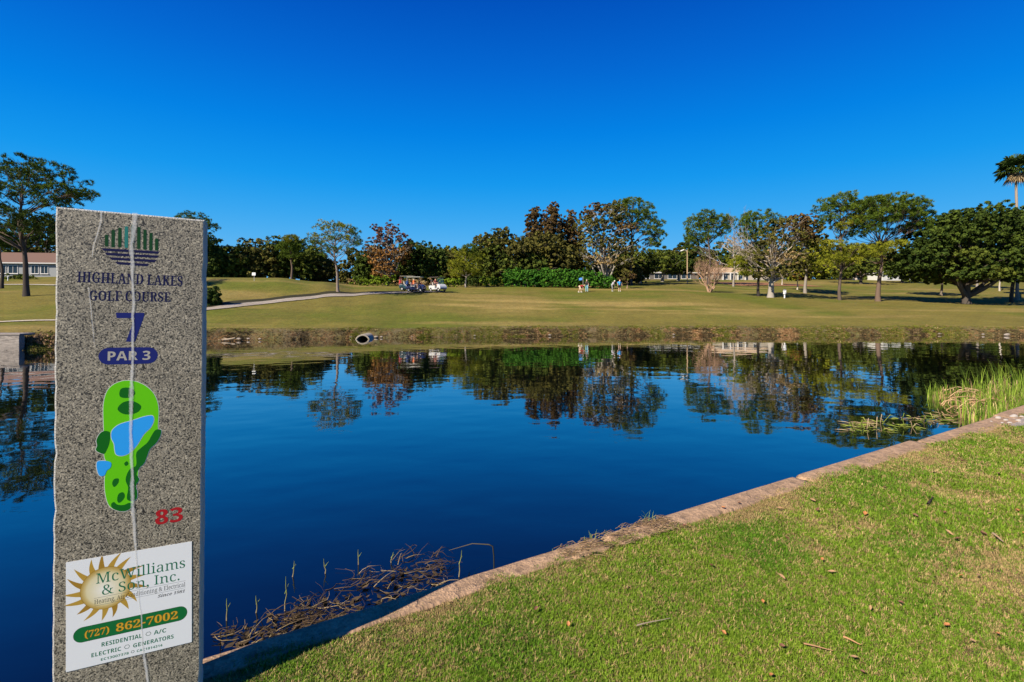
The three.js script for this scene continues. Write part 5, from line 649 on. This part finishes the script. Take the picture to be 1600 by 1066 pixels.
const STOOP = { pelvis: [0, 0.86, -0.12], neck: [0, 0.98, 0.4], face: [0, -0.75, 0.65], sho: [[-0.18, 0.96, 0.34], [0.18, 0.96, 0.34]], elb: [[-0.2, 0.66, 0.42], [0.2, 0.7, 0.4]], wri: [[-0.12, 0.4, 0.5], [0.17, 0.5, 0.32]], hip: [[-0.1, 0.82, -0.1], [0.1, 0.82, -0.1]], knee: [[-0.14, 0.46, 0.1], [0.13, 0.45, -0.14]], ank: [[-0.14, 0.085, 0.12], [0.14, 0.085, -0.3]] };
const SIT = { pelvis: [0, 0.1, 0], neck: [0, 0.6, -0.03], sho: [[-0.19, 0.55, -0.02], [0.19, 0.55, -0.02]], elb: [[-0.24, 0.3, 0.1], [0.24, 0.3, 0.1]], wri: [[-0.12, 0.32, 0.36], [0.12, 0.32, 0.36]], hip: [[-0.1, 0.08, 0.02], [0.1, 0.08, 0.02]], knee: [[-0.12, 0.1, 0.45], [0.12, 0.1, 0.45]], ank: [[-0.12, -0.33, 0.5], [0.12, -0.33, 0.5]] };
{
  const on = (px, row) => { const D = hit(px, row), p = W3(px, D); return [p.x, p.y, p.z]; }, G = 'golfers on the green';
  person('stooping golfer in a dark red shirt and pale shorts reaching down to the green', on(907, 457), Math.PI * 0.42, STOOP, { shirt: [0.28, 0.03, 0.03], pants: [0.62, 0.45, 0.32], skin: [0.6, 0.38, 0.27], hair: [0.3, 0.2, 0.12], shoe: [0.75, 0.72, 0.65] }, G);
  person('standing golfer in a dark shirt, light blue trousers and pale cap by the flag', on(917, 456), -0.3, STAND, { shirt: [0.06, 0.045, 0.04], pants: [0.2, 0.42, 0.5], long: true, cap: true, hair: [0.7, 0.65, 0.52] }, G);
  const putterAt = on(957, 455.5);
  person('golfer in grey shirt and grey trousers bent over a putter', putterAt, 1.2, PUTT, { shirt: [0.38, 0.36, 0.4], pants: [0.22, 0.21, 0.2], long: true, cap: true, hair: [0.65, 0.62, 0.55] }, G);
  { const t = thing('putter', 'thin putter held by the grey golfer', 'golf club', putterAt, 1.2), g = new THREE.CylinderGeometry(0.008, 0.006, 0.86, 8); g.translate(0, 0.43, 0); g.rotateX(0.12); g.translate(0, 0.02, 0.45); g.translate(0, 0, -0.19 + 0.0); const gr = g; gr.translate(0, 0, 0.0); part('shaft', gr, mat(0.5, 0.5, 0.5, 0.3, { metalness: 0.8 }), t); const h = new RoundedBoxGeometry(0.12, 0.03, 0.035, 2, 0.008); h.translate(0.03, 0.03, 0.26); part('club_head', h, mat(0.2, 0.2, 0.2, 0.4), t); }
  person('golfer in a bright blue shirt and black shorts with feet apart', on(968, 455.5), 0.2, { ...STAND, wri: [[-0.34, 0.95, 0.16], [0.34, 0.95, 0.12]], elb: [[-0.34, 1.16, 0], [0.34, 1.16, 0]], neck: [0, 1.42, 0.08] }, { shirt: [0.05, 0.32, 0.7], pants: [0.02, 0.02, 0.02], cap: true, hair: [0.75, 0.4, 0.25], skin: [0.55, 0.34, 0.24] }, G);
  // pin
  const p = on(911, 456.5), t = thing('golf_flag', 'blue flag on a thin pin beside the stooping golfer', 'flag', p), pole = new THREE.CylinderGeometry(0.016, 0.016, 2.25, 8); pole.translate(0, 1.125, 0); part('pin', pole, mat(0.7, 0.7, 0.6, 0.5), t); const fl = new THREE.PlaneGeometry(0.5, 0.4, 8, 4), q = fl.attributes.position; for (let k = 0; k < q.count; k++) q.setXYZ(k, q.getX(k) - 0.35, q.getY(k) * (1 - 0.25 * (0.35 - q.getX(k))) + 1.95 + 0.12 * (q.getX(k) - 0.35), 0.06 * Math.sin(q.getX(k) * 9)); fl.computeVertexNormals(); part('flag_cloth', fl, mat(0.06, 0.22, 0.6, 0.8, { side: THREE.DoubleSide }), t);
}
// ---------- golf carts ----------
function cart(label, pos, turn, paint, roofC) {
  const t = thing('golf_cart', label, 'golf cart', pos, turn, 'golf carts parked on the path'), body = mat(...paint, 0.35), dark = mat(0.02, 0.02, 0.022, 0.7), s = new THREE.Shape(); // side profile: x forward, y up
  s.moveTo(-1.1, 0.32); s.lineTo(-0.95, 0.32); s.absarc(-0.78, 0.24, 0.27, Math.PI * 0.9, 0.1, true); s.lineTo(0.48, 0.3); s.absarc(0.78, 0.24, 0.27, Math.PI * 0.9, 0.1, true); s.lineTo(1.16, 0.36); s.quadraticCurveTo(1.2, 0.62, 0.98, 0.78); s.quadraticCurveTo(0.82, 0.9, 0.68, 0.92); s.lineTo(0.6, 0.88); s.lineTo(0.46, 0.36); s.lineTo(0.06, 0.34); s.lineTo(0.0, 0.62); s.lineTo(-0.6, 0.68); s.lineTo(-0.72, 0.78); s.lineTo(-1.14, 0.72); s.lineTo(-1.1, 0.32);
  const g = new THREE.ExtrudeGeometry(s, { depth: 1.1, bevelEnabled: true, bevelSize: 0.03, bevelThickness: 0.03, bevelSegments: 2 }); g.translate(0, 0, -0.55); part('cart_body', g, body, t);
  const bx = (n, x, y, z, px, py, pz, m, rz = 0) => { const q = new RoundedBoxGeometry(x, y, z, 2, Math.min(x, y, z) * 0.3); q.rotateZ(rz); q.translate(px, py, pz); return part(n, q, m, t); };
  const cream = mat(0.55, 0.5, 0.42, 0.7); bx('seat', 0.5, 0.14, 1.05, -0.2, 0.7, 0, cream); bx('backrest', 0.12, 0.42, 1.05, -0.5, 0.98, 0, cream, 0.15); bx('bumper', 0.1, 0.1, 1.0, 1.2, 0.34, 0, dark); bx('rear_basket', 0.35, 0.2, 1.0, -0.98, 0.86, 0, dark);
  bx('roof', 1.85, 0.07, 1.2, -0.12, 1.86, 0, mat(...roofC, 0.45));
  for (const z of [-0.52, 0.52]) { for (const [a, b] of [[[0.66, 0.9], [0.5, 1.84]], [[-0.72, 0.78], [-0.86, 1.84]]]) { const gb = new GB(); gb.tube([V(a[0], a[1], z), V(b[0], b[1], z)], [0.022, 0.022], 6, [0.04, 0.04, 0.04]); part('roof_post', gb.geo(), vmat(0.5), t); } const hl = new THREE.SphereGeometry(0.07, 12, 8); hl.scale(0.5, 0.8, 1); hl.translate(1.12, 0.62, z * 0.75); part('headlight', hl, mat(0.8, 0.8, 0.75, 0.15), t); }
  const ws = new THREE.BoxGeometry(0.012, 0.85, 1.0); ws.rotateZ(0.17); ws.translate(0.585, 1.37, 0); part('windshield', ws, new THREE.MeshPhysicalMaterial({ color: 0xffffff, transmission: 1, roughness: 0.05, thickness: 0 }), t);
  const sw = new THREE.TorusGeometry(0.17, 0.017, 8, 20); sw.rotateY(Math.PI / 2); sw.rotateZ(0.6); sw.translate(0.36, 1.02, 0.26); const col = new THREE.CylinderGeometry(0.02, 0.02, 0.4, 8); col.rotateZ(0.9); col.translate(0.5, 0.92, 0.26); part('steering_wheel', mergeGeometries([sw, col]), dark, t);
  for (const x of [-0.78, 0.78]) for (const z of [-0.5, 0.5]) { const w = new THREE.Group(); w.name = 'wheel'; w.position.set(x, 0.22, z); t.add(w); const ty = new THREE.TorusGeometry(0.155, 0.068, 10, 24); ty.scale(1, 1, 1.25); part('tyre', ty, dark, w); const rim = new THREE.CylinderGeometry(0.11, 0.11, 0.09, 18); rim.rotateX(Math.PI / 2); part('rim', rim, mat(0.5, 0.5, 0.5, 0.4), w); }
  return t;
}
function bag(label, cartPos, turn, z, c, top) { const c0 = Math.cos(turn), s0 = Math.sin(turn), lx = -1.02, p = [cartPos[0] + lx * c0 + z * s0, cartPos[1] + 0.55, cartPos[2] - lx * s0 + z * c0], t = thing('golf_bag', label, 'golf bag', p, turn, 'golf bags strapped to the carts'), g = new THREE.CylinderGeometry(0.15, 0.13, 0.85, 14); g.translate(0, 0.43, 0); g.rotateZ(0.12); part('bag_body', g, mat(...c, 0.8), t); const pk = new RoundedBoxGeometry(0.12, 0.4, 0.2, 2, 0.04); pk.translate(-0.2, 0.35, 0); part('pocket', pk, mat(...mul(c, 0.8), 0.8), t); for (let k = 0; k < 5; k++) { const gb = new GB(), a = k * 1.26; gb.tube([V(Math.cos(a) * 0.06 - 0.08, 0.8, Math.sin(a) * 0.06), V(Math.cos(a) * 0.09 - 0.11, 1.02 + 0.05 * (k % 2), Math.sin(a) * 0.09)], [0.008, 0.008], 5, [0.4, 0.4, 0.4]); gb.tube([V(Math.cos(a) * 0.09 - 0.11, 1.0 + 0.05 * (k % 2), Math.sin(a) * 0.09), V(Math.cos(a) * 0.13 - 0.11, 1.09 + 0.05 * (k % 2), Math.sin(a) * 0.13)], [0.035, 0.045], 7, k < 2 ? top : [0.05, 0.05, 0.05]); part('club', gb.geo(), vmat(0.5), t); } }
{
  const at = (px, D) => { const p = W3(px, D, 0.09); return [p.x, p.y, p.z]; };
  const A = at(639, 67), B = at(650, 65), Cc = at(684, 67.5);
  cart('dark teal golf cart with tan roof at the back of the parked pair', A, -0.12, [0.012, 0.045, 0.06], [0.2, 0.18, 0.14]);
  cart('navy blue golf cart with pale grey roof in front of the teal one', B, -0.2, [0.015, 0.02, 0.07], [0.35, 0.35, 0.31]);
  cart('white golf cart parked alone ahead of the dark pair', Cc, -0.75, [0.5, 0.5, 0.5], [0.1, 0.08, 0.07]);
  bag('red golf bag strapped behind the teal cart', A, -0.12, 0.25, [0.45, 0.04, 0.04], [0.5, 0.03, 0.03]); bag('orange golf bag strapped behind the teal cart', A, -0.12, -0.25, [0.6, 0.24, 0.08], [0.5, 0.03, 0.03]); bag('blue golf bag strapped behind the navy cart', B, -0.2, 0.2, [0.04, 0.1, 0.3], [0.6, 0.6, 0.6]); bag('dark brown golf bag strapped behind the white cart', Cc, -0.75, 0.15, [0.08, 0.04, 0.03], [0.5, 0.3, 0.1]);
  const seat = (c, turn, z) => [c[0] - 0.15 * Math.cos(turn) + z * Math.sin(turn), c[1] + 0.79, c[2] + 0.15 * Math.sin(turn) + z * Math.cos(turn)];
  person('seated driver in an orange shirt inside the navy cart', seat(B, -0.2, 0.26), -0.2 + Math.PI / 2, SIT, { shirt: [0.75, 0.17, 0.04], pants: [0.1, 0.1, 0.12], cap: true, hair: [0.6, 0.58, 0.5] }, 'people sitting in the carts');
  person('seated driver in a dark red shirt inside the white cart', seat(Cc, -0.75, 0.26), -0.75 + Math.PI / 2, SIT, { shirt: [0.2, 0.04, 0.04], pants: [0.03, 0.03, 0.04], hair: [0.12, 0.06, 0.04], skin: [0.55, 0.3, 0.2] }, 'people sitting in the carts');
}
// ---------- buildings ----------
function house(o) {
  const b = W3(o.px, o.D), t = thing('house', o.label, 'house', [b.x, b.y + (o.lift ?? 0), b.z], o.turn ?? 0, o.group), W = o.w, Dp = o.d, _ = t.scale.setScalar(o.scale ?? 1), h = o.h, rh = o.rh, wall = mat(...o.wall, 0.9), trim = mat(0.55, 0.53, 0.5, 0.7), glass = mat(0.02, 0.028, 0.035, 0.12), roof = mat(...o.roof, 0.95), e = 0.5;
  const wg = new THREE.BoxGeometry(W, h + 1.2, Dp); wg.translate(0, h / 2 - 0.6, -Dp / 2); part('wall', wg, wall, t);
  // roof: hipped at the far end, gabled where asked
  const gb = new GB(), c = [1, 1, 1], hip = o.hip ?? 2.5, x0 = -W / 2 - e, x1 = W / 2 + e, z0 = e, z1 = -Dp - e, zm = -Dp / 2, ra = x0 + (o.gable ? 0 : hip), rb = x1 - hip;
  const v = (x, y, z) => gb.v(x, y, z, c), q = (a, b2, c2, d) => { const n = [v(...a), v(...b2), v(...c2), v(...d)]; gb.i.push(n[0], n[1], n[2], n[0], n[2], n[3]); }, tr = (a, b2, c2) => gb.i.push(v(...a), v(...b2), v(...c2));
  q([x0, h, z0], [x1, h, z0], [rb, h + rh, zm], [ra, h + rh, zm]); q([x1, h, z1], [x0, h, z1], [ra, h + rh, zm], [rb, h + rh, zm]); tr([x1, h, z0], [x1, h, z1], [rb, h + rh, zm]); tr([x0, h, z1], [x0, h, z0], [ra, h + rh, zm]); q([x0, h, z1], [x1, h, z1], [x1, h, z0], [x0, h, z0]);
  const rg = part('roof', gb.geo(), roof, t);
  if (o.gable) { const gg = new GB(), w1 = [1, 1, 1]; gg.i.push(gg.v(x0 + e, h, 0, w1), gg.v(x0 + e, h + rh * 0.86, zm, w1), gg.v(x0 + e, h, -Dp, w1)); part('gable', gg.geo(), wall, rg); }
  for (const [z, n] of [[z0 + 0.01, 1], [z1 - 0.01, 1]]) { const f = new THREE.BoxGeometry(W + 2 * e, 0.2, 0.06); f.translate(0, h - 0.06, z); part('fascia', f, trim, rg); void n; }
  for (const [x, y, ww, hh, door] of o.openings) { const win = new THREE.Group(); win.name = door ? 'door' : 'window'; win.position.set(x, y, 0); t.add(win); const p = new THREE.BoxGeometry(ww, hh, 0.04); p.translate(0, 0, 0.005); part('pane', p, glass, win); const fr = []; for (const [fx, fy, fw, fh] of [[0, hh / 2, ww + 0.16, 0.08], [0, -hh / 2, ww + 0.16, 0.08], [-ww / 2, 0, 0.08, hh - 0.08], [ww / 2, 0, 0.08, hh - 0.08], [0, 0, 0.06, hh - 0.09]]) { const q2 = new THREE.BoxGeometry(fw, fh, 0.1); q2.translate(fx, fy, 0.03); fr.push(q2); } part('frame', mergeGeometries(fr), trim, win); if (!door) { const sl = new THREE.BoxGeometry(ww + 0.25, 0.07, 0.2); sl.translate(0, -hh / 2 - 0.08, 0.08); part('sill', sl, trim, win); } }
  for (const x of o.posts ?? []) { const p = new THREE.BoxGeometry(0.3, h + 0.4, 0.3); p.translate(x, h / 2 - 0.2, 0.9); part('porch_post', p, trim, t); }
  return t;
}
house({ label: 'white house with a brown shingle roof and gable behind the tall pine', px: 46, D: 77, scale: 0.8, turn: 0.16, w: 15, d: 9, h: 2.7, rh: 2.3, gable: true, wall: [0.26, 0.27, 0.275], roof: [0.15, 0.085, 0.06], openings: [[-4.6, 1.45, 1.5, 1.5], [-2.7, 1.45, 1.5, 1.5], [0.9, 1.45, 1.2, 1.5], [2.5, 1.45, 1.2, 1.5], [5.2, 1.2, 1.1, 2.1, true]] });
house({ label: 'far house with a tan roof and white porch posts behind the mulch', px: 1158, D: 142, turn: -0.06, w: 15, d: 9, h: 2.0, rh: 1.7, wall: [0.34, 0.29, 0.23], roof: [0.42, 0.29, 0.17], posts: [-5.2, -3.2, -1.2, 0.8], openings: [[-4.2, 0.95, 1.3, 1.4], [-2.2, 0.95, 1.3, 1.4], [-0.2, 0.95, 1.3, 1.4], [4.2, 0.95, 1.8, 1.2]] });
house({ label: 'small white walled house seen past the forked pine trunk', px: 1402, D: 150, turn: 0.1, w: 9, d: 7, h: 2.1, rh: 1.1, wall: [0.5, 0.5, 0.48], roof: [0.5, 0.47, 0.42], openings: [[-2.5, 1.1, 1.3, 1.2], [1.6, 1.1, 1.3, 1.2]] });
house({ label: 'low house with an orange brown roof between the two pines', px: 1352, D: 156, turn: 0, w: 8, d: 7, h: 1.6, rh: 1.3, wall: [0.5, 0.4, 0.33], roof: [0.4, 0.2, 0.1], openings: [[-2, 0.9, 1.2, 1.1], [1.5, 0.9, 1.2, 1.1]] });
house({ label: 'long low pale roofed building with dark openings beyond the green', px: 1040, D: 148, turn: 0.05, w: 19, d: 8, h: 1.9, rh: 0.5, wall: [0.12, 0.11, 0.1], roof: [0.34, 0.31, 0.27], openings: [[-6, 0.9, 2.6, 1.5], [-2, 0.9, 2.6, 1.5], [2, 0.9, 2.6, 1.5], [6, 0.9, 2.6, 1.5]] });
// ---------- small fixtures ----------
{
  const D = 110, b = W3(1074, D), t = thing('light_pole', 'tall wooden light pole with a white lamp arm behind the green', 'pole', [b.x, b.y, b.z]), hh = rowY(391, D) - b.y, gb = new GB(); gb.tube([V(0, -0.1, 0), V(0, hh, 0)], [0.15, 0.1], 9, [0.42, 0.3, 0.18]); part('pole', gb.geo(), vmat(0.9), t); const g2 = new GB(); g2.tube([V(0, hh - 0.3, 0), V(-0.5, hh + 0.05, 0), V(-0.9, hh + 0.02, 0)], [0.05, 0.05, 0.05], 6, [0.7, 0.7, 0.7]); part('lamp_arm', g2.geo(), vmat(0.5), t); const lg = new RoundedBoxGeometry(0.8, 0.22, 0.35, 2, 0.08); lg.rotateZ(0.4); lg.translate(-1.1, hh - 0.05, 0); part('lamp_head', lg, mat(0.78, 0.78, 0.78, 0.5), t);
}
{
  const D = hit(1226, 466), b = W3(1226, D), t = thing('ball_washer', 'white post mounted ball washer beside the thick pale trunk', 'ball washer', [b.x, b.y, b.z]), post = new THREE.CylinderGeometry(0.09, 0.09, 0.55, 12); post.translate(0, 0.27, 0); part('post', post, mat(0.7, 0.68, 0.66, 0.6), t); const bd = new RoundedBoxGeometry(0.36, 0.6, 0.3, 3, 0.06); bd.translate(0, 0.8, 0); part('washer_body', bd, mat(0.78, 0.76, 0.74, 0.5), t); const cp = new THREE.CylinderGeometry(0.12, 0.19, 0.12, 14); cp.translate(0, 1.16, 0); part('lid', cp, mat(0.3, 0.25, 0.25, 0.6), t);
}
{
  const D = 60, b = W3(397, D), t = thing('tee_board', 'small white board on a thin post on top of the mound', 'sign', [b.x, b.y, b.z]), gb = new GB(); gb.tube([V(0, -0.05, 0), V(0, 0.8, 0)], [0.025, 0.025], 7, [0.5, 0.48, 0.45]); part('post', gb.geo(), vmat(0.8), t); const p = new RoundedBoxGeometry(0.42, 0.34, 0.06, 2, 0.02); p.translate(-0.02, 0.8, 0.04); part('board', p, mat(0.82, 0.82, 0.8, 0.6), t);
}
{ // white distance stake on the left lawn
  const b = W3(12, 68), t = thing('lawn_stake', 'tiny white stake on the lawn in front of the house', 'stake', [b.x, b.y, b.z]), g = new THREE.CylinderGeometry(0.04, 0.05, 0.5, 8); g.translate(0, 0.24, 0); part('stake', g, mat(0.8, 0.8, 0.78), t); const cpp = new THREE.SphereGeometry(0.06, 10, 8); cpp.translate(0, 0.5, 0); part('knob', cpp, mat(0.8, 0.8, 0.78), t);
}
scene.traverse(o => { if (o.isMesh) { o.castShadow = true; o.receiveShadow = true; } });
renderer.render(scene, camera);
